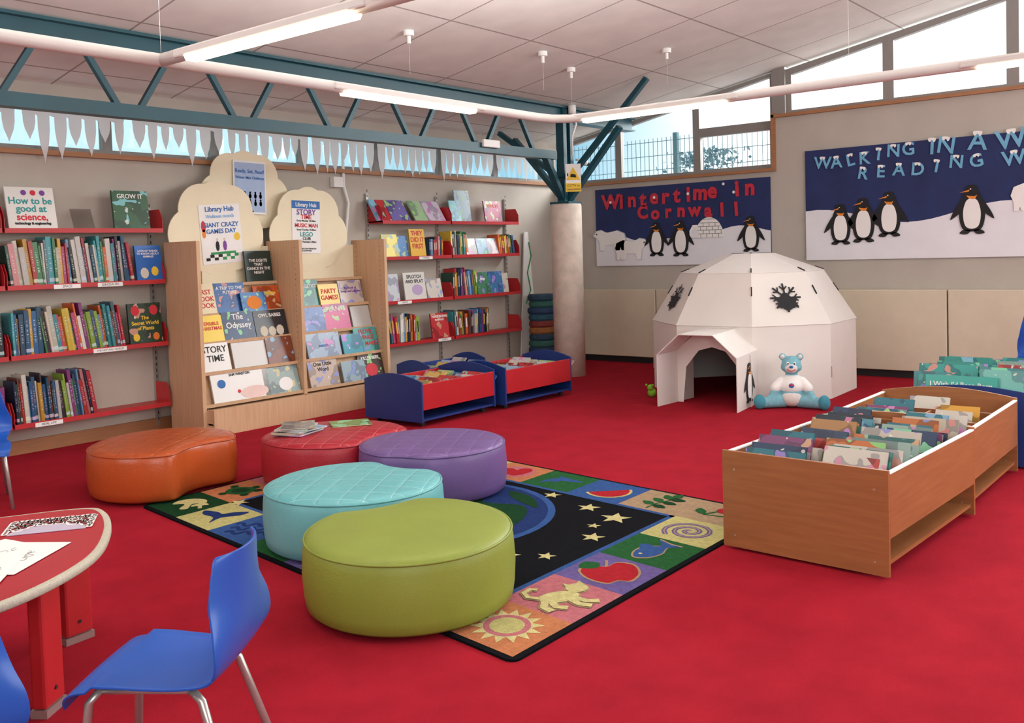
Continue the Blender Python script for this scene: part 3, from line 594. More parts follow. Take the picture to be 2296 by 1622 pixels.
for yc in (.24,.7):
    for xa,xb in ((.03,.56),(.6,1.12)): fill(CC,xa,xb,yc,.46,.25,'books in the blue browser box',['#3a9790','#6fb7ad','#a9c6b4','#b8403f','#3f7f86','#5f8a6a','#2f8a80'],.075,.2,(.38,.46),wr=(.3,.42),yj=.08)
o=face(7.53,1.85,.3,.5,.34,'#3fa79a',.15,-pi/2,'I Wish I\'d Been Born\na Unicorn',M_txw,.72,ts=.07,group='books in the blue browser box',label='teal picture book at the front of the blue box',art=False)
C1=crate('book_browser_box','blue and red book browser box with arched ends',6.47,6.36,.02,1.12,.78,.44,M_blue,M_redlam,M_redlam,.07,.17,(.5,),True,True)
C2=crate('book_browser_box','blue and red book browser box with arched ends',7.68,6.32,-.0,1.2,.7,.44,M_blue,M_redlam,M_redlam,.07,.17,(.5,),True,True)
C3=crate('book_browser_box','blue book browser box behind the red ones',7.45,7.2,0,.95,.5,.44,M_blue,M_blue,M_blue,.06,.17,(.5,),True,True)
LC=['#9fbcd4','#d9b768','#5f9fcd','#c8c4c0','#c03a3a','#3f7fc0','#a7c380','#d8d0c8']
for C_,L_,W_ in ((C1,1.12,.78),(C2,1.2,.7),(C3,.95,.5)):
    for yc in (W_*.26,W_*.74):
        for xa,xb in ((.02,L_/2),(L_/2,L_)): fill(C_,xa,xb,yc,W_*.42,.2,'books in the blue and red browser boxes',LC,.085,.85,(.28,.35),wr=(.2,.32))
# ------------------------------------------------------------------ bulletin boards
def penguin(parent,Y,Z,h,flip=1,X=11.955,M0=None):
    M0=(M0 or ME(Y,Z,X))@Matrix.Diagonal((h*flip,h,1,1)); g=G()
    body=cat([(0,1),(.1,.97),(.13,.86),(.2,.7),(.25,.45),(.22,.18),(.12,.05),(-.12,.05),(-.22,.18),(-.25,.45),(-.2,.7),(-.13,.86),(-.1,.97)],4)
    g.prism(body,.003,M_black,M0)
    for s_ in (-1,1): g.prism(cat([(s_*.17,.72),(s_*.33,.5),(s_*.42,.3),(s_*.36,.32),(s_*.22,.45)],4),.003,M_black,M0,z0=.001); g.prism(cat([(s_*.03,.06),(s_*.17,.07),(s_*.24,.0),(s_*.1,-.02)],3),.003,M_dark,M0)
    g.flat(cat([(0,.72),(.11,.66),(.17,.42),(.13,.16),(0,.09),(-.13,.16),(-.17,.42),(-.11,.66)],4),M_white,M0,z=.0045)
    g.flat(cat([(-.1,.78),(-.05,.72),(.05,.7),(.1,.78),(.05,.76),(-.05,.77)],3),M_orange,M0,z=.0052)
    g.flat([(-.04,.9),(-.05,.86),(-.24,.84)],M_orange,M0,z=.0056); g.flat(circ(-.02,.91,.015,8),M_white,M0,z=.0056)
    g.obj('penguin_cutout',parent)
def board(label,y0,y1,z0,z1,snow):
    o=thing('bulletin_board',label,'bulletin board',(11.98,(y0+y1)/2,z0))
    g=G(); g.box((0,0,0),(y0-y1,z1-z0,.02),M_navy,ME(y0,z0,11.99)); g.obj('backing_paper',o)
    g=G(); pts=[(0,0)]+[(y0-y1,0)]+[( (y0-y1)*(1-i/30), snow(1-i/30)) for i in range(31)]; g.prism(pts,.003,M_snow,ME(y0,z0,11.969)); g.obj('snow_paper',o)
    return o
b1=board('navy bulletin board with red lettering and paper penguins',8.0,5.24,1.41,2.55,lambda t:.42+.1*math.sin(t*7+1.8)*(.7)+.03*math.sin(t*17))
def letters(parent,word,y0,y1,z0,z1,size,mats,bold,cap=None,X=11.96,wob=.14,zw=.012):
    n=len(word)
    for i,ch in enumerate(word):
        if ch==' ': continue
        t=i/(n-1) if n>1 else 0; Y=y0+(y1-y0)*t; Z=z0+(z1-z0)*t+random.uniform(-zw,zw); a=random.uniform(-wob,wob)
        text(ch,size,mats,ME(Y,Z,X)@Matrix.Rotation(a,4,'Z'),parent,'letter',bold=bold,ext=.003)
        if cap:
            g=G(); q=size/.34; g.prism([(u_*q,v_*q) for u_,v_ in cat([(-.055,.0),(-.03,-.03),(0,.0),(.03,-.035),(.055,.0),(.045,.03),(-.045,.03)],3)],.003,cap,ME(Y,Z+size*.31,X-.003)@Matrix.Rotation(a,4,'Z')); g.obj('snow_cap',parent)
letters(b1,'Wintertime in',7.72,5.52,2.35,2.43,.29,M_lred,.012,wob=.08)
letters(b1,'Cornwall',7.18,5.72,2.16,2.15,.25,M_lred,.011,wob=.08)
for a_,z_ in ((7.72,2.35),(6.98,2.38),(6.44,2.4),(5.9,2.5),(5.75,2.38)):
    g=G(); g.prism(circ(0,0,.02,10),.003,M_txw,ME(a_,z_,11.954)); g.obj('white_spot',b1)
def by1(px): return 8.0-(px-1337)/142.
penguin(b1,by1(1485),1.55,.48); penguin(b1,by1(1540),1.54,.5); penguin(b1,by1(1690),1.58,.47)
g=G(); MI=ME(by1(1603),1.78,11.955)
g.prism([(.22*math.cos(pi*i/16),.28*math.sin(pi*i/16)) for i in range(17)],.003,M_white,MI)
for k in range(1,6): g.box((-.2*math.sqrt(max(0,1-(k*.05/.28)**2)),k*.05,.0031),(.2*math.sqrt(max(0,1-(k*.05/.28)**2)),k*.05+.006,.004),M_dark,MI)
for k in range(4):
    for j in range(4): g.box((-.13+j*.09+(k%2)*.04,k*.05,.0031),(-.124+j*.09+(k%2)*.04,k*.05+.05,.004),M_dark,MI)
g.prism([(-.3,0),(-.3,.1),(-.25,.18),(-.18,.18),(-.13,.1),(-.13,0)],.004,M_white,MI); g.flat([(-.27,0),(-.27,.09),(-.215,.14),(-.16,.09),(-.16,0)],M_snow,MI,z=.0045)
g.obj('paper_igloo',b1)
pb=[(-.36,0),(-.36,.12),(-.4,.22),(-.36,.34),(-.2,.4),(.05,.36),(.18,.42),(.3,.4),(.38,.3),(.3,.26),(.24,.2),(.22,0),(.12,0),(.1,.12),(-.12,.12),(-.16,0),(-.26,0),(-.28,.06),(-.3,0)]
for px,z,s_,fl in ((1370,1.64,.72,-1),(1425,1.5,.72,1)):
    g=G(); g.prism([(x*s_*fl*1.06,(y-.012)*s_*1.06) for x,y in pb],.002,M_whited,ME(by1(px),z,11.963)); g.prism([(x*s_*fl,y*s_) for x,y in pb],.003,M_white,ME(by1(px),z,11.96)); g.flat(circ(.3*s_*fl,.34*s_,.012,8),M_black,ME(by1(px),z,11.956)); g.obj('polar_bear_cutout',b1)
b2=board('long navy bulletin board with icy lettering and penguins',4.76,.2,1.44,2.84,lambda t:.56+.1*math.sin(t*13+1.1)-.02)
def by2(px): return 4.77-(px-1806)/193.
for w,pa,pb_,za,zb,s_ in (('WALKING',1853,2055,2.66,2.74,.21),('IN',2107,2137,2.76,2.77,.27),('A',2203,2204,2.75,2.77,.3),('READING',1950,2200,2.49,2.55,.21)):
    letters(b2,w,by2(pa),by2(pb_),za,zb,s_,M_cyan,.004,M_txw,wob=.25,zw=.025)
letters(b2,'WINTER',by2(2270),.75,2.75,2.7,.3,M_cyan,.006,M_txw); letters(b2,'WONDERLAND',by2(2275),.4,2.55,2.5,.23,M_cyan,.005,M_txw)
for px,z,h in ((1895,1.64,.5),(1950,1.66,.54),(2010,1.72,.54),(2190,1.72,.56),(2420,1.7,.55)): penguin(b2,by2(px),z,h,random.choice((-1,1)))
g=G(); g.prism([(x*.8,y*.8) for x,y in pb],.005,M_white,ME(by2(2330),1.95,11.955)); g.obj('polar_bear_cutout',b2)
# ------------------------------------------------------------------ cardboard igloo
IX,IY=10.35,4.78; A0=math.radians(204.8)
M_card=mat('white_cardboard','#e3dcd6',.75,.03,2); M_cardin=mat('cardboard_inside','#b08f74',.8,.06)
ig=thing('cardboard_igloo','white cardboard playhouse igloo with faceted dome and tunnel entrance','igloo playhouse',(IX,IY,0))
def iv(k,r,z): a=A0+k*pi/4; return Vector((IX+r*math.cos(a),IY+r*math.sin(a),z))
TA=math.radians(182.3); td=Vector((math.cos(TA),math.sin(TA),0)); tn=Vector((-td.y,td.x,0))
g=G()
for k in range(8):
    a,b=iv(k,1.14,0),iv(k+1,1.14,0); c,d=iv(k+1,1.14,.81),iv(k,1.14,.81)
    if k==7:
        u=(b-a).normalized(); Lw=(b-a).length; z=Vector((0,0,1))
        dl,dr,dh=.12,Lw-.12,.6
        P=lambda s,h:a+u*s+z*h
        for q in ((P(0,0),P(dl,0),P(dl,.81),P(0,.81)),(P(dr,0),P(Lw,0),P(Lw,.81),P(dr,.81)),(P(dl,dh),P(dr,dh),P(dr,.81),P(dl,.81))): g.quad(*q,M_card)
    else: g.quad(a,b,c,d,M_card)
o=g.obj('wall_panel',ig); m_=o.modifiers.new('s','SOLIDIFY'); m_.thickness=.006
g=G()
for k in range(8):
    g.quad(iv(k,1.15,.80),iv(k+1,1.15,.80),iv(k+1,.8,1.36),iv(k,.8,1.36),M_card); g.quad(iv(k,.81,1.355),iv(k+1,.81,1.355),iv(k+1,.27,1.56),iv(k,.27,1.56),M_card)
g.add([iv(k,.27,1.56) for k in range(8)],[tuple(range(8))],M_card)
o=g.obj('dome',ig); m_=o.modifiers.new('s','SOLIDIFY'); m_.thickness=.006
g=G()
for k in range(8):
    a,b=iv(k,1.152,.815),iv(k,.803,1.36); p,q=a.lerp(b,.55),a.lerp(b,.72); g.beam(p,q,.012,.01,M_black)
    a,b=iv(k,.812,1.36),iv(k,.272,1.563); g.beam(a.lerp(b,.02),a.lerp(b,.2),.012,.01,M_black)
    a,b=iv(k,1.147,.1),iv(k,1.147,.75); g.beam(a.lerp(b,.2),a.lerp(b,.38),.006,.006,M_cardin)
for k in (0,2,4,6): g.beam(iv(k,.22,1.566),iv(k,.08,1.566),.025,.004,M_black)
g.obj('joint_slits',ig)
for k in (6,0,4,2):
    a,b,c,d=iv(k,1.155,.80),iv(k+1,1.155,.80),iv(k+1,.805,1.36),iv(k,.805,1.36)
    cen=(a+b+c+d)/4; ux=(b-a).normalized(); nn=ux.cross((d-a).normalized()).normalized()
    if nn.dot(cen-Vector((IX,IY,.8)))<0: nn=-nn
    uy=(((c+d)/2)-((a+b)/2)).normalized(); ux=uy.cross(nn)
    cen=cen+nn*.012
    MM=Matrix(((ux.x,uy.x,nn.x,cen.x),(ux.y,uy.y,nn.y,cen.y),(ux.z,uy.z,nn.z,cen.z),(0,0,0,1)))@Matrix.Diagonal((1.15,1.15,1,1))
    g=G()
    for j in range(8):
        R=Matrix.Rotation(j*pi/4,4,'Z'); g.box((-.009,0,0),(.009,.15,.001),M_black,MM@R)
        for s_ in (-1,1): g.box((-.007,0,0),(.007,.05,.001),M_black,MM@R@T(0,.085,0)@Matrix.Rotation(s_*.8,4,'Z'))
    g.prism([(-.11,.02),(-.06,.0),(-.02,.05),(.02,.05),(.06,.0),(.12,.01),(.09,-.05),(.11,-.09),(.05,-.11),(0,-.14),(-.05,-.1),(-.1,-.1),(-.08,-.05)],.0015,M_black,MM); g.obj('snowflake_opening',ig)
fc=Vector((8.66,4.62,0)); Lt=.72; bc=fc-td*Lt
sec=[(-.44,0),(-.44,.54),(-.19,.76),(.19,.76),(.44,.54),(.44,0)]
g=G(); rF=[fc+tn*s_+Vector((0,0,z)) for s_,z in sec]; rB=[bc+tn*s_*.86+Vector((0,0,z+.02 if z else 0)) for s_,z in sec]
for i in range(5):
    g.quad(rF[i],rB[i],rB[i+1],rF[i+1],M_card)
o=g.obj('tunnel',ig); m_=o.modifiers.new('s','SOLIDIFY'); m_.thickness=.008; m_.offset=0
arch=[(-.43,0),(-.43,.53),(-.19,.745),(.19,.745),(.43,.53),(.43,0),(.34,0),(.3,.38),(.15,.56),(0,.6),(-.15,.56),(-.3,.38),(-.34,0)]
ac=fc-td*.4
g=G(); g.prism(arch,.006,M_card,Matrix(((tn.x,0,td.x,ac.x),(tn.y,0,td.y,ac.y),(0,1,0,0),(0,0,0,1)))); g.obj('arch_panel',ig)
sF=5 if rF[5].y<rF[0].y else 0
sp=(rF[sF]+rB[sF])/2; u=(rB[sF]-rF[sF]).normalized(); nn=Vector((u.y,-u.x,0)); sp=sp+nn*.012+Vector((0,0,.06))
penguin(ig,0,0,.4,1,M0=Matrix(((u.x,0,nn.x,sp.x),(u.y,0,nn.y,sp.y),(0,1,0,sp.z),(0,0,0,1))))
g=G(); g.sph((9.17,5.44,.05),(.05,.05,.05),M_lgrn); g.sph((9.14,5.44,.11),.035,M_lgrn); g.sph((9.12,5.48,.14),.014,M_lgrn); g.sph((9.12,5.4,.14),.014,M_lgrn); tag(g.obj('green_soft_toy',smooth=True),'small lime green soft toy on the carpet by the igloo','soft toy')
# ------------------------------------------------------------------ teddy bear
M_fur=mat('pale_blue_fur','#82bccb',.95,.12,25,.8,160); M_furd=mat('turquoise_fur','#4a9cb1',.95,.12,25,.8,160); M_wfur=mat('white_fur','#e6e0dc',.95,.04,25,.6,160)
bear=thing('teddy_bear','pale blue teddy bear in a white t-shirt sitting against the igloo','teddy bear',(9.26,3.86,0),math.radians(-68))
def blob(name,parts,m,vox=.012,mats=None):
    g=G()
    for c,r,*R in parts: g.sph(c,r,m,R=R[0] if R else None)
    o=g.obj(name,bear,world=False,smooth=True); r_=o.modifiers.new('r','REMESH'); r_.mode='VOXEL'; r_.voxel_size=vox; r_.use_smooth_shade=True
    s=o.modifiers.new('s','SMOOTH'); s.iterations=4; return o
limb=lambda p,q,r0,r1,n=6:[((p[0]+(q[0]-p[0])*i/n,p[1]+(q[1]-p[1])*i/n,p[2]+(q[2]-p[2])*i/n),r0+(r1-r0)*i/n) for i in range(n+1)]
blob('body',[((0,0,.15),(.125,.11,.15)),((0,-.01,.43),(.1,.09,.095)),((0,-.03,.41),(.108,.07,.06)),((0,.0,.3),(.07,.06,.08)),((-.085,.0,.515),(.038,.022,.038)),((.085,.0,.515),(.038,.022,.038))]
 +limb((-.12,-.01,.25),(-.19,-.08,.11),.045,.045)+limb((.12,-.01,.25),(.19,-.08,.11),.045,.045)+limb((-.08,-.04,.07),(-.3,-.14,.06),.068,.055)+limb((.08,-.04,.07),(.3,-.14,.06),.068,.055),M_fur,.011)
for s_ in (-1,1):
    g=G(); g.sph((s_*.31,-.17,.075),(.058,.05,.075),M_furd); g.obj('foot',bear,world=False,smooth=True)
    g=G(); g.sph((s_*.085,-.012,.515),(.024,.018,.024),M_wfur); g.obj('inner_ear',bear,world=False,smooth=True)
    g=G(); g.sph((s_*.032,-.092,.455),(.014,.008,.017),M_white); g.obj('eye',bear,world=False,smooth=True)
    g=G(); g.sph((s_*.03,-.1,.453),(.007,.004,.009),M_black); g.obj('pupil',bear,world=False,smooth=True)
g=G(); g.sph((0,-.085,.405),(.062,.045,.045),M_wfur); g.obj('muzzle',bear,world=False,smooth=True)
g=G(); g.sph((0,-.13,.425),(.02,.013,.014),M_txb); g.obj('nose',bear,world=False,smooth=True)
g=G(); g.tube([(-.04,-.122,.4),(-.018,-.131,.386),(0,-.133,.383),(.018,-.131,.386),(.04,-.122,.4)],.004,M_txr); g.obj('mouth',bear,world=False,smooth=True)
g=G(); g.sph((0,-.055,.1),(.105,.075,.085),M_wfur); g.obj('tummy',bear,world=False,smooth=True)
o=blob('t_shirt',[((0,-.002,.215),(.132,.118,.1)),((0,0,.29),(.1,.085,.055))]+limb((-.1,-.01,.26),(-.16,-.05,.2),.055,.052)+limb((.1,-.01,.26),(.16,-.05,.2),.055,.052),M_white,.011)
g=G(); g.sph((0,-.119,.235),(.026,.006,.024),M_txb); g.sph((0,-.124,.24),(.014,.004,.012),M_txr); g.obj('shirt_badge',bear,world=False,smooth=True)
# ------------------------------------------------------------------ rug
A,B_,C_,D_=Vector((2.90,2.39)),Vector((5.48,2.40)),Vector((5.94,6.05)),Vector((3.38,6.01))
def RP(u,v):
    u/=2.6; v/=3.64; p=A*(1-u)*(1-v)+B_*u*(1-v)+C_*u*v+D_*(1-u)*v; return (p.x,p.y)
RU=2.6;RVV=3.64
def rm(h,n): return mat('rug_'+n,h,1,.14,40,.9,260,spec=.08)
K=rm('#121319','black');RB=rm('#3a5c98','blue');RG=rm('#2a6236','green');RY=rm('#c8c07f','yellow');RO=rm('#c98058','peach');RPk=rm('#c6747e','pink');RPu=rm('#70619c','purple');RT=rm('#b09576','tan');RR=rm('#b52832','red');RC=rm('#d6cc90','cream');RD=rm('#1b4427','darkgreen');RN=rm('#263a70','navy')
g=G()
def rr(a,b,c,d,r=.05): 
    out=[]
    for cx,cy,t0 in ((c-r,b+r,-pi/2),(c-r,d-r,0),(a+r,d-r,pi/2),(a+r,b+r,pi)): out+=[(cx+r*math.cos(t0+i*pi/12),cy+r*math.sin(t0+i*pi/12)) for i in range(7)]
    return out
g.prism([RP(*p) for p in rr(0,0,RU,RVV)],.011,K)
def rp(poly,m,z): g.flat([RP(*p) for p in poly],m,z=z)
e=.03; cw=(RU-2*e)/6; ch=(RVV-2*e)/8
def cell(i,j): return e+cw*(i+.5),e+ch*(j+.5)
cols={(0,0):RO,(1,0):RPk,(2,0):RPu,(3,0):RG,(4,0):RY,(5,0):RT,(5,1):RT,(5,2):RB,(5,3):RG,(5,4):RO,(5,5):RY,(5,6):RPu,(5,7):RG,(4,7):RB,(3,7):RY,(2,7):RPk,(1,7):RO,(0,7):RD,(0,6):RY,(0,5):RB,(0,4):RG,(0,3):RPu,(0,2):RT,(0,1):RB}
for (i,j),m in cols.items():
    rp([(e+cw*i,e+ch*j),(e+cw*(i+1),e+ch*j),(e+cw*(i+1),e+ch*(j+1)),(e+cw*i,e+ch*(j+1))],m,.0125)
a0,a1,b0,b1_=e+cw,e+5*cw,e+ch,e+7*ch
for q in (((a0,b0),(a1,b0),(a1,b0+.035),(a0,b0+.035)),((a0,b1_-.035),(a1,b1_-.035),(a1,b1_),(a0,b1_)),((a0,b0),(a0+.035,b0),(a0+.035,b1_),(a0,b1_)),((a1-.035,b0),(a1,b0),(a1,b1_),(a1-.035,b1_))): rp(q,RB,.0125)
rp(circ(1.3,1.75,.74,48),RB,.0125); rp(circ(1.3,1.75,.69,48),RN,.0135)
for c in (cat([(1.0,1.25),(1.4,1.2),(1.7,1.4),(1.6,1.7),(1.85,1.85),(1.65,2.1),(1.35,1.9),(1.1,1.7)],5),cat([(.8,1.8),(1.1,2.0),(1.2,2.3),(.95,2.25),(.75,2.0)],5),cat([(1.72,1.3),(1.9,1.5),(1.92,1.72),(1.8,1.6)],5)): rp(c,RD,.0145)
star=lambda r:[((r if i%2==0 else r*.42)*math.cos(i*pi/5),(r if i%2==0 else r*.42)*math.sin(i*pi/5)) for i in range(10)]
def inv(x,y):
    v=(y-2.39)/3.63*3.64; s_=(x-2.90-.48*v/3.64)/(2.58)*2.6; return s_,v
for x,y,r in ((5.10,3.80,.07),(4.97,3.42,.085),(4.86,3.15,.11),(4.65,3.17,.05),(4.46,3.05,.08),(4.04,3.07,.06),(3.95,3.24,.06),(3.8,5.5,.08),(4.4,5.5,.07),(5.2,5.3,.08),(5.35,4.6,.07)):
    u,v=inv(x,y); rp(rot2(star(r),.4,u,v),RC,.013)
def ribbon(pts,w):
    L=[];R=[]
    for i,p in enumerate(pts):
        q=pts[min(i+1,len(pts)-1)];o_=pts[max(i-1,0)];dx_,dy_=q[0]-o_[0],q[1]-o_[1];l=math.hypot(dx_,dy_)or 1
        L.append((p[0]-dy_/l*w,p[1]+dx_/l*w));R.append((p[0]+dy_/l*w,p[1]-dx_/l*w))
    return L,R
def motif(i,j,rot,items):
    cx,cy_=cell(i,j); z=.0136
    for kind,pts,m in items:
        if kind=='r':
            L,R=ribbon(rot2(pts[0],rot,cx,cy_),pts[1])
            for k in range(len(L)-1): rp([L[k],L[k+1],R[k+1],R[k]],m,z)
        else: rp(rot2(pts,rot,cx,cy_),m,z)
        z+=.0003
sun=[((.18 if k%2==0 else .12)*math.cos(k*pi/14),(.18 if k%2==0 else .12)*math.sin(k*pi/14)) for k in range(28)]
motif(0,0,0,[('p',sun,RC),('p',circ(0,0,.115,24),RPk),('p',circ(0,0,.085,20),RY)])
cparts=lambda d:[('p',circ(-.02,.0,.11+d,20,.065+d),0),('p',circ(.11,.07,.06+d,16,.055+d),0),('p',[(.06-d,.1),(.065,.15+d),(.1+d,.11)],0),('p',[(.12-d,.11),(.16,.15+d),(.165+d,.09)],0),
 ('r',([(.04,-.03),(.09,-.1),(.15,-.12)],.02+d),0),('r',([(.02,-.04),(.04,-.12),(.09,-.16)],.02+d),0),('r',([(-.08,-.03),(-.08,-.11),(-.03,-.14)],.02+d),0),('r',([(-.1,-.02),(-.14,-.09),(-.12,-.15)],.02+d),0),('r',([(-.12,.01),(-.17,.05),(-.17,.11),(-.12,.14),(-.09,.12)],.014+d),0)]
motif(1,0,-.5,[(a,b,RT) for a,b,_ in cparts(.01)]+[(a,b,RC) for a,b,_ in cparts(0)])
app=cat([(0,.07),(.07,.11),(.14,.06),(.13,-.05),(.06,-.13),(0,-.11),(-.06,-.13),(-.13,-.05),(-.14,.06),(-.07,.11)],4)
motif(2,0,-.65,[('p',[(x*1.18,y*1.18) for x,y in app],RT),('p',[(x*1.08,y*1.08) for x,y in app],RR),('p',cat([(-.15,.1),(-.1,.18),(-.02,.14),(-.06,.07)],4),RG),('r',([(0,.08),(.02,.13),(.03,.17)],.008),RT)])
fish=cat([(-.15,0),(-.08,.06),(.02,.07),(.09,.02),(.16,.09),(.15,0),(.16,-.07),(.09,-.03),(0,-.07),(-.1,-.06)],4)
motif(3,0,-.2,[('p',[(x*1.1,y*1.15) for x,y in fish],RT),('p',fish,RB),('p',cat([(-.03,.07),(.03,.12),(.06,.05)],3),RB),('p',circ(-.09,.01,.012,8),RC)])
spi=[((.009+.0042*k)*math.cos(k*.42),(.009+.0042*k)*math.sin(k*.42)) for k in range(0,37)]
motif(4,0,0,[('r',(spi,.016),RPu),('r',(spi,.005),RT)])
motif(5,0,.8,[('p',circ(-.06,-.06,.055),RR),('p',circ(.06,-.04,.055),RR),('r',([(-.06,-.01),(-.02,.06),(.02,.12)],.008),RG),('r',([(.06,.01),(.04,.06),(.02,.12)],.008),RG),('p',cat([(.02,.12),(.1,.15),(.15,.1),(.08,.08)],4),RG)])
lf=cat([(0,0),(.05,.035),(.11,0),(.05,-.035)],4)
motif(5,1,-.7,[('r',([(-.15,-.1),(-.05,-.02),(.05,.02),(.14,.1)],.008),RG)]+[('p',rot2(lf,a,x,y),RD if k%2 else RG) for k,(a,x,y) in enumerate(((1.9,-.08,-.04),(-1.1,-.08,-.04),(1.8,0,0),(-.9,0,0),(1.5,.07,.04),(-.6,.07,.04),(.6,.1,.06)))])
hm=lambda r:[(r*math.cos(pi+pi*i/14),r*math.sin(pi+pi*i/14)) for i in range(15)]
motif(5,2,-.75,[('p',hm(.17),RY),('p',hm(.15),RR)]); 
dol=cat([(-.17,-.03),(-.1,.05),(0,.08),(.02,.13),(.06,.07),(.12,.0),(.17,-.06),(.12,-.06),(.08,-.04),(0,0),(-.03,-.04),(-.08,0)],4)
motif(5,3,-.8,[('p',dol,RB)])
hrt=cat([(0,-.1),(.1,.0),(.09,.08),(.03,.08),(0,.04),(-.03,.08),(-.09,.08),(-.1,0)],4)
motif(5,4,-1.0,[('p',circ(0,0,.16,20),RPk),('p',[(x*1.2,y*1.2) for x,y in hrt],RR)])
mush=cat([(-.03,-.12),(.03,-.12),(.03,0),(.12,.0),(.1,.09),(0,.13),(-.1,.09),(-.12,0),(-.03,0)],3)
motif(0,7,-.8,[('p',mush,RC),('p',rot2(mush,.3,.1,-.06,.5),RC)])
tail=cat([(0,-.15),(.03,-.04),(.14,.02),(.17,.1),(.06,.08),(0,.04),(-.06,.08),(-.17,.1),(-.14,.02),(-.03,-.04)],4)
motif(0,6,-1.0,[('p',tail,RN)])
wv=lambda y0:[(-.17+.34*k/20,y0+.03*math.sin(k*.95)) for k in range(21)]
motif(0,5,-1.0,[('r',(wv(.08),.014),RN),('r',(wv(.0),.014),RN),('r',(wv(-.08),.014),RN)])
tur=cat([(0,.1),(.1,.06),(.1,-.06),(0,-.1),(-.1,-.06),(-.1,.06)],4)
motif(1,7,-1.0,[('p',circ(.13,.02,.04,10),RD)]+[('p',circ(x,y,.035,8),RD) for x,y in ((-.1,-.09),(.08,-.1),(.08,.1),(-.1,.1))]+[('p',tur,RG),('p',[(x*.6,y*.6) for x,y in tur],RD)])
motif(2,7,-1,[('p',hrt,RR)]); motif(3,7,-1,[('p',app,RR)]); motif(0,4,-1,[('p',dol,RB)])
tag(g.obj('rug',origin=(4.42,4.21,0)),'dark rug with stars, a globe and colourful picture squares','rug')
# ------------------------------------------------------------------ pouffes
def pouffe(name,label,cx,cy_,R,th,D,Rb,hexc,quilt=True,H=.36,hexl='#ffffff',rough=.45,sm=3,stretch=1.0):
    n=120; r=[]
    for i in range(n):
        a=2*pi*i/n; d=(a-th+pi)%(2*pi)-pi; v=R
        q=Rb*Rb-(D*math.sin(d))**2
        if D and abs(d)<pi/2 and q>0: v=min(R,D*math.cos(d)-math.sqrt(q))
        v*=1+(stretch-1)*math.cos(a-al)**2
        r.append(v)
    for _ in range(sm): r=[(r[i-1]+2*r[i]+r[(i+1)%n])/4 for i in range(n)]
    o=thing('pouffe',label,'pouffe',(cx,cy_,.012))
    m=mat('leatherette_'+name,hexc,rough,.06,3,.12,120); mt=linemat('quilted_'+name,hexc,hexl,.15,.15,.003,rough,True,.06,.35) if quilt else m
    H-=.012
    prof=[(.03,.012,m),(.008,.03,m),(0,.08,m),(-.006,.18,m),(0,.28,m),(.005,H-.035,m),(.015,H-.014,m),(.035,H-.002,mt),(.07,H+.004,mt),(.15,H+.01,mt),(.28,H+.014,mt),(.42,H+.016,mt)]
    ring=lambda ins,z:[((r[i]-ins)*math.cos(2*pi*i/n),(r[i]-ins)*math.sin(2*pi*i/n),z) if ins<.1 else (r[i]*(1-ins/R)*math.cos(2*pi*i/n),r[i]*(1-ins/R)*math.sin(2*pi*i/n),z) for i in range(n)]
    g=G(); g.loft([ring(a,z) for a,z,_ in prof],m,mats=[p[2] for p in prof[1:]]); g.obj('padded_body',o,world=False,smooth=True)
    g=G(); g.tube(ring(.008,H-.02),.006,mat('piping_'+name,hexc,.5,.1),6,True); g.obj('piping',o,world=False,smooth=True)
    for i in range(3):
        a=th+pi+i*2.1; g=G(); g.cyl((.4*R*math.cos(a),.4*R*math.sin(a),0),(.4*R*math.cos(a),.4*R*math.sin(a),.02),.03,M_dark); g.obj('foot',o,world=False)
    return o
pouffe('lime','lime green leatherette pouffe with a curved bite, on the rug',3.19,3.25,.5,math.radians(67),.92,.52,'#869438',False,rough=.5,stretch=1.1)
pouffe('aqua','aqua quilted leatherette pouffe with a curved bite',3.68,4.19,.515,math.radians(4),.9,.5,'#68b0b5',True,rough=.45,hexl='#a9d6d8')
pouffe('orange','glossy orange quilted leatherette pouffe with a curved bite',3.77,6.36,.51,math.radians(-80),.8,.46,'#b45024',True,hexl='#9a3f1c',rough=.28,sm=2,stretch=1.07)
pouffe('purple','purple quilted leatherette pouffe',4.77,4.60,.51,math.radians(200),1.05,.58,'#6e548c',True,hexl='#9278b0',rough=.42)
pouffe('red','red quilted leatherette pouffe holding a few booklets',4.64,5.47,.535,math.radians(-80),.89,.53,'#a81e2e',True,hexl='#d88a8a',rough=.42)
for i,(x,y,a,c,z) in enumerate(((4.42,5.62,.3,'#bfc6d0',.0),(4.40,5.64,.5,'#b9a58c',.012),(4.43,5.60,.15,'#a9bcc9',.024),(4.41,5.63,.6,'#c8bfb9',.036),(4.42,5.62,.9,'#8f8a86',.048),(4.86,5.55,-.6,'#6f8f3a',.0))):
    g=G(); g.box((-.15,-.12,0),(.15,.12,.003),M_cover); g.box((-.148,-.118,.003),(.148,.118,.008),M_page); g.box((-.15,-.12,.008),(.15,.12,.011),M_cover)
    o=g.obj('booklet',basis=T(x,y,.377+z)@RZ(a)); o.color=(*lin(c),1); tag(o,'thin picture booklet lying on the red pouffe','booklet',group='booklets on the red pouffe')
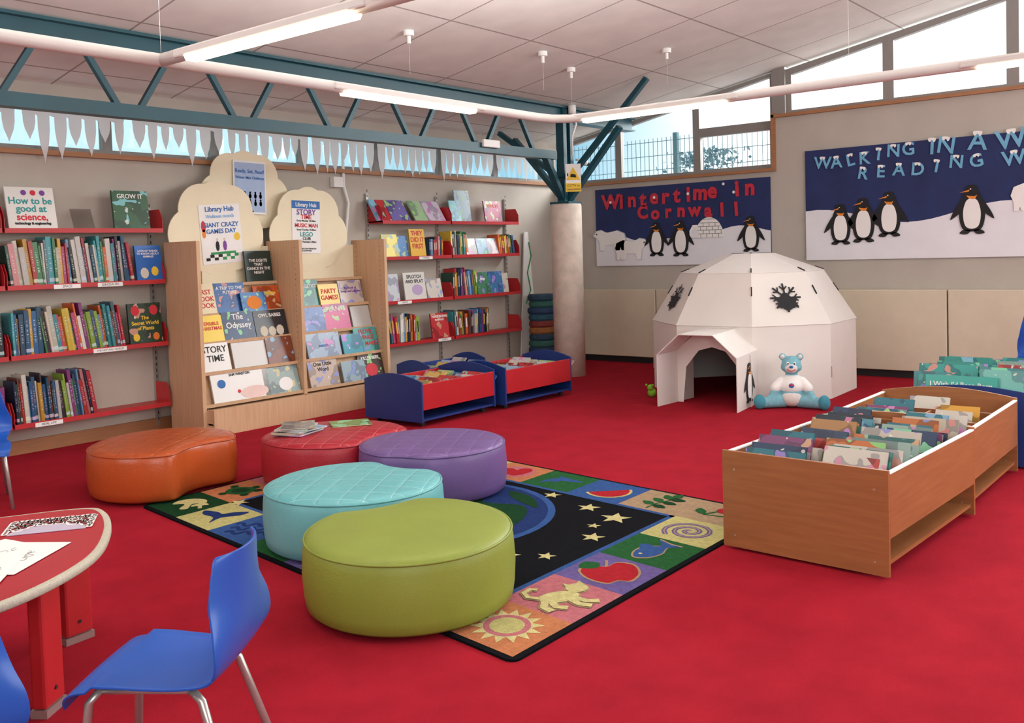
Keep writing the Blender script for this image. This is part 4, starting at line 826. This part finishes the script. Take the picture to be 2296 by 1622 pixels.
# ------------------------------------------------------------------ chairs
pr=[(.225,.375),(.215,.41),(.17,.432),(.08,.432),(-.02,.424),(-.1,.42),(-.175,.428),(-.222,.45),(-.256,.495),(-.27,.56),(-.272,.63),(-.272,.71),(-.276,.785),(-.278,.80)]
hw=[.185,.2,.208,.21,.205,.2,.205,.225,.245,.24,.215,.192,.17,.155]
def chair(x,y,rz,label,sc_=1):
    o=thing('chair',label,'chair',(x,y,0),rz,'blue plastic chairs',sc_)
    P3=cat([(a,b,c) for (a,b),c in zip(pr,hw)],4,False); nx=14
    def surf(rows,name):
        g=G(); vs=[];fs=[]
        for (a,b,c) in rows:
            t=max(0,min(1,(b-.46)/.2))
            for i in range(nx+1):
                s_=-1+2*i/nx; vs.append((s_*c,a+t*.05*abs(s_)**2.2,b+(1-t)*.012*s_*s_*(1 if a<.15 else -.5)))
        for j in range(len(rows)-1):
            for i in range(nx): k=j*(nx+1)+i; fs.append((k,k+1,k+nx+2,k+nx+1))
        g.add(vs,fs,M_bluech); ob=g.obj(name,o,world=False,smooth=True,recalc=True); m_=ob.modifiers.new('s','SOLIDIFY'); m_.thickness=.008; m_.offset=0
        b_=ob.modifiers.new('b','BEVEL'); b_.width=.002; b_.segments=2; b_.limit_method='ANGLE'
    sp_=29; surf(P3[:sp_+1],'seat'); surf(P3[sp_:],'backrest')
    for sx in (-1,1):
        g=G(); g.tube([(sx*.15,.13,.415),(sx*.165,.16,.38),(sx*.2,.2,.0)],.013,M_steel,10); g.obj('leg',o,world=False,smooth=True)
        g=G(); g.tube([(sx*.14,-.13,.41),(sx*.155,-.17,.38),(sx*.2,-.29,.0)],.013,M_steel,10); g.obj('leg',o,world=False,smooth=True)
        g=G(); g.tube([(sx*.15,.14,.41),(sx*.14,-.14,.405)],.011,M_steel,8); g.obj('seat_rail',o,world=False,smooth=True)
    g=G(); g.tube([(-.14,-.13,.405),(.14,-.13,.405)],.01,M_steel,8); g.obj('crossbar',o,world=False,smooth=True)
ca=math.radians(125.6-90)
chair(1.55,2.655,ca,'blue plastic chair with grey metal legs beside the red table')
chair(.89,2.785,math.radians(-14),'blue plastic chair pushed up to the red table')
chair(2.74,7.0,math.radians(160),'blue plastic chair with grey legs near the wall shelves')
chair(9.6,1.76,math.radians(70),'blue plastic chair beyond the browser boxes',1.2)
# ------------------------------------------------------------------ table
tb=thing('table','red topped children\'s table with pale edge and flat legs','table',(1.5,3.9,0))
outl=cat([(1.32,3.25),(1.72,3.45),(1.98,3.77),(2.13,4.10),(2.08,4.24),(1.80,4.40),(1.4,4.6),(.9,4.6),(.6,4.2),(.6,3.6),(.9,3.28)],8)
cxm,cym=1.4,3.93
sc=lambda k:[(cxm+(x-cxm)*k,cym+(y-cym)*k) for x,y in outl]
M_edge=mat('speckled_edge','#b9b3a2',.6,.15,120)
g=G(); g.loft([[(x,y,z) for x,y in sc(k)] for k,z in ((.985,.52),(1.0,.527),(1.0,.545),(.99,.552),(.95,.552))],M_edge); g.obj('edge_band',tb,smooth=True)
g=G(); g.prism(sc(.952),.004,mat('red_tabletop','#b0242f',.3,.05,5),z0=.5505); g.obj('tabletop',tb)
for x,y,a in ((1.6,3.56,.6),(1.99,4.13,.1),(.85,3.7,0),(1.1,4.4,0)):
    g=G(); MM=T(x,y,0)@RZ(a); g.box((-.065,-.03,.03),(.065,.03,.52),M_red,MM); g.obj('leg',tb,bevel=.012)
    g=G(); g.box((-.067,-.032,0),(.067,.032,.03),M_steel,MM); g.cyl((0,-.031,.09),(0,-.034,.09),.008,M_dark,10,M=MM); g.obj('foot_cap',tb)
M_lace=mat('lilac_paper','#b9aec2',.8,.03)
g=G(); MM=T(1.86,4.04,.556)@RZ(-.6)
g.prism([(.15*math.cos(pi*i/14),-.1+.12*math.sin(pi*i/14)) for i in range(15)],.002,M_lace,MM)
def ringf(cx,cy,r,w,z=.003,n=12):
    k=circ(cx,cy,r,n); k2=circ(cx,cy,r-w,n)
    for q in range(n): g.add([(k[q][0],k[q][1],z),(k[(q+1)%n][0],k[(q+1)%n][1],z),(k2[(q+1)%n][0],k2[(q+1)%n][1],z),(k2[q][0],k2[q][1],z)],[(0,1,2,3)],M_white,MM)
for i in range(8):
    for j in range(6):
        xx=-.14+i*.038+(j%2)*.019; yy=-.07+j*.033
        if yy<-.1+.12*math.sqrt(max(0,1-(xx/.15)**2))-.01: continue
        ringf(xx,yy,random.uniform(.02,.028),.011)
for i in range(16): ringf(-.15+i*.02,.115,.014,.009)
for s_ in (-1,1):
    for i in range(10): ringf(s_*.16,-.08+i*.02,.014,.009)
tag(g.obj('paper_doily'),'white and lilac cut paper lace doily on the table','paper doily')
for i,(x,y,a) in enumerate(((1.5,3.84,.2),(1.56,3.72,.6),(1.42,3.68,.9),(1.38,3.9,1.2))):
    g=G(); MM=T(x,y,.556+i*.002)@RZ(a); g.box((-.19,-.13,0),(.19,.13,.0012),M_white,MM)
    for q in range(14):
        cx_,cy2=random.uniform(-.12,.12),random.uniform(-.07,.07); rr_=random.uniform(.01,.035); a_0=random.uniform(0,6)
        g.tube([(cx_+rr_*math.cos(a_0+k*.5),cy2+rr_*.7*math.sin(a_0+k*.5),.002) for k in range(9)],.0006,M_txk,4,M=MM)
    tag(g.obj('paper_sheet'),'white colouring sheet lying on the red table','paper sheet',group='colouring sheets on the table')
# ------------------------------------------------------------------ outside
M_fence=mat('fence_green','#4b6a70',.6); M_leaf=mat('leaf','#6f8a92',.9,.3,8)
fe=thing('wire_fence','grey green welded wire fence outside the windows','fence',(15,8,1.5))
g=G()
for k in range(64): g.box((14.995,5.6+k*.09,1.5),(15.005,5.607+k*.09,3.62),M_fence)
for k in range(9): g.box((14.99,5.6,1.55+k*.25),(15.0,11.4,1.56+k*.25),M_fence)
g.obj('wire_panel',fe)
for y in (5.6,8.3,11.3):
    g=G(); g.box((14.97,y-.04,0),(15.05,y+.04,3.68),M_fence); g.obj('post',fe)
for i,(x,y,z,s_,nn_) in enumerate(((18,9.3,3.65,.42,500),(20,6.3,3.9,.35,250))):
    g=G()
    for k in range(nn_):
        c=Vector((x+random.gauss(0,s_*.5),y+random.gauss(0,s_*.9),z-abs(random.gauss(0,1))*s_*.8)); a_=Vector([random.gauss(0,1) for _ in range(3)]).normalized()*.06; b_=Vector([random.gauss(0,1) for _ in range(3)]).normalized()*.04
        g.add([c-a_,c+b_,c+a_,c-b_],[(0,1,2,3)],M_leaf)
    g.cyl((x,y,0),(x,y,z-.4),.08,M_leaf); tag(g.obj('shrub'),'leafy shrub outside the high windows','shrub')
# ------------------------------------------------------------------ world + lights
w=bpy.data.worlds.new('world'); SC.world=w; w.use_nodes=True; nt=w.node_tree; bg=nt.nodes['Background']
tc=N(nt,'ShaderNodeTexCoord'); sx=N(nt,'ShaderNodeSeparateXYZ'); nt.links.new(tc.outputs['Generated'],sx.inputs[0])
d=mth(nt,'SUBTRACT',sx.outputs[0],sx.outputs[1])
rp_=N(nt,'ShaderNodeValToRGB'); nt.links.new(mth(nt,'ADD',mth(nt,'MULTIPLY',d,.5),.5),rp_.inputs[0])
E=rp_.color_ramp.elements; E[0].position=.0; E[0].color=(.75,1.1,1.2,1); E[1].position=.78; E[1].color=(2,2,1.95,1); e2=E.new(.62); e2.color=(.3,.68,.9,1); e3=E.new(.35); e3.color=(.7,1.05,1.15,1)
nt.links.new(rp_.outputs[0],bg.inputs[0]); bg.inputs[1].default_value=1.0
def area(loc,tgt,sx_,sy_,en,col=(1,1,1)):
    l=bpy.data.lights.new('fill','AREA'); l.shape='RECTANGLE'; l.size=sx_; l.size_y=sy_; l.energy=en; l.color=col
    o=bpy.data.objects.new('area_light',l); o.location=loc; o.rotation_euler=(Vector(tgt)-Vector(loc)).to_track_quat('-Z','Y').to_euler(); COL.objects.link(o)
area((14.5,1.5,5.0),(7,3.5,.5),8,2,1400,(.95,.99,1))
area((-2.0,-1.5,2.6),(6,5,2.3),5,2.5,235,(.95,1,1))
area((7,-3,2.6),(8,5,2.5),6,2.5,255,(.95,1,1))
area((-2,5.5,2.6),(6,6,1.8),3,2,75,(.95,1,1))
SC.view_settings.view_transform='Standard'
SC.view_settings.exposure=0
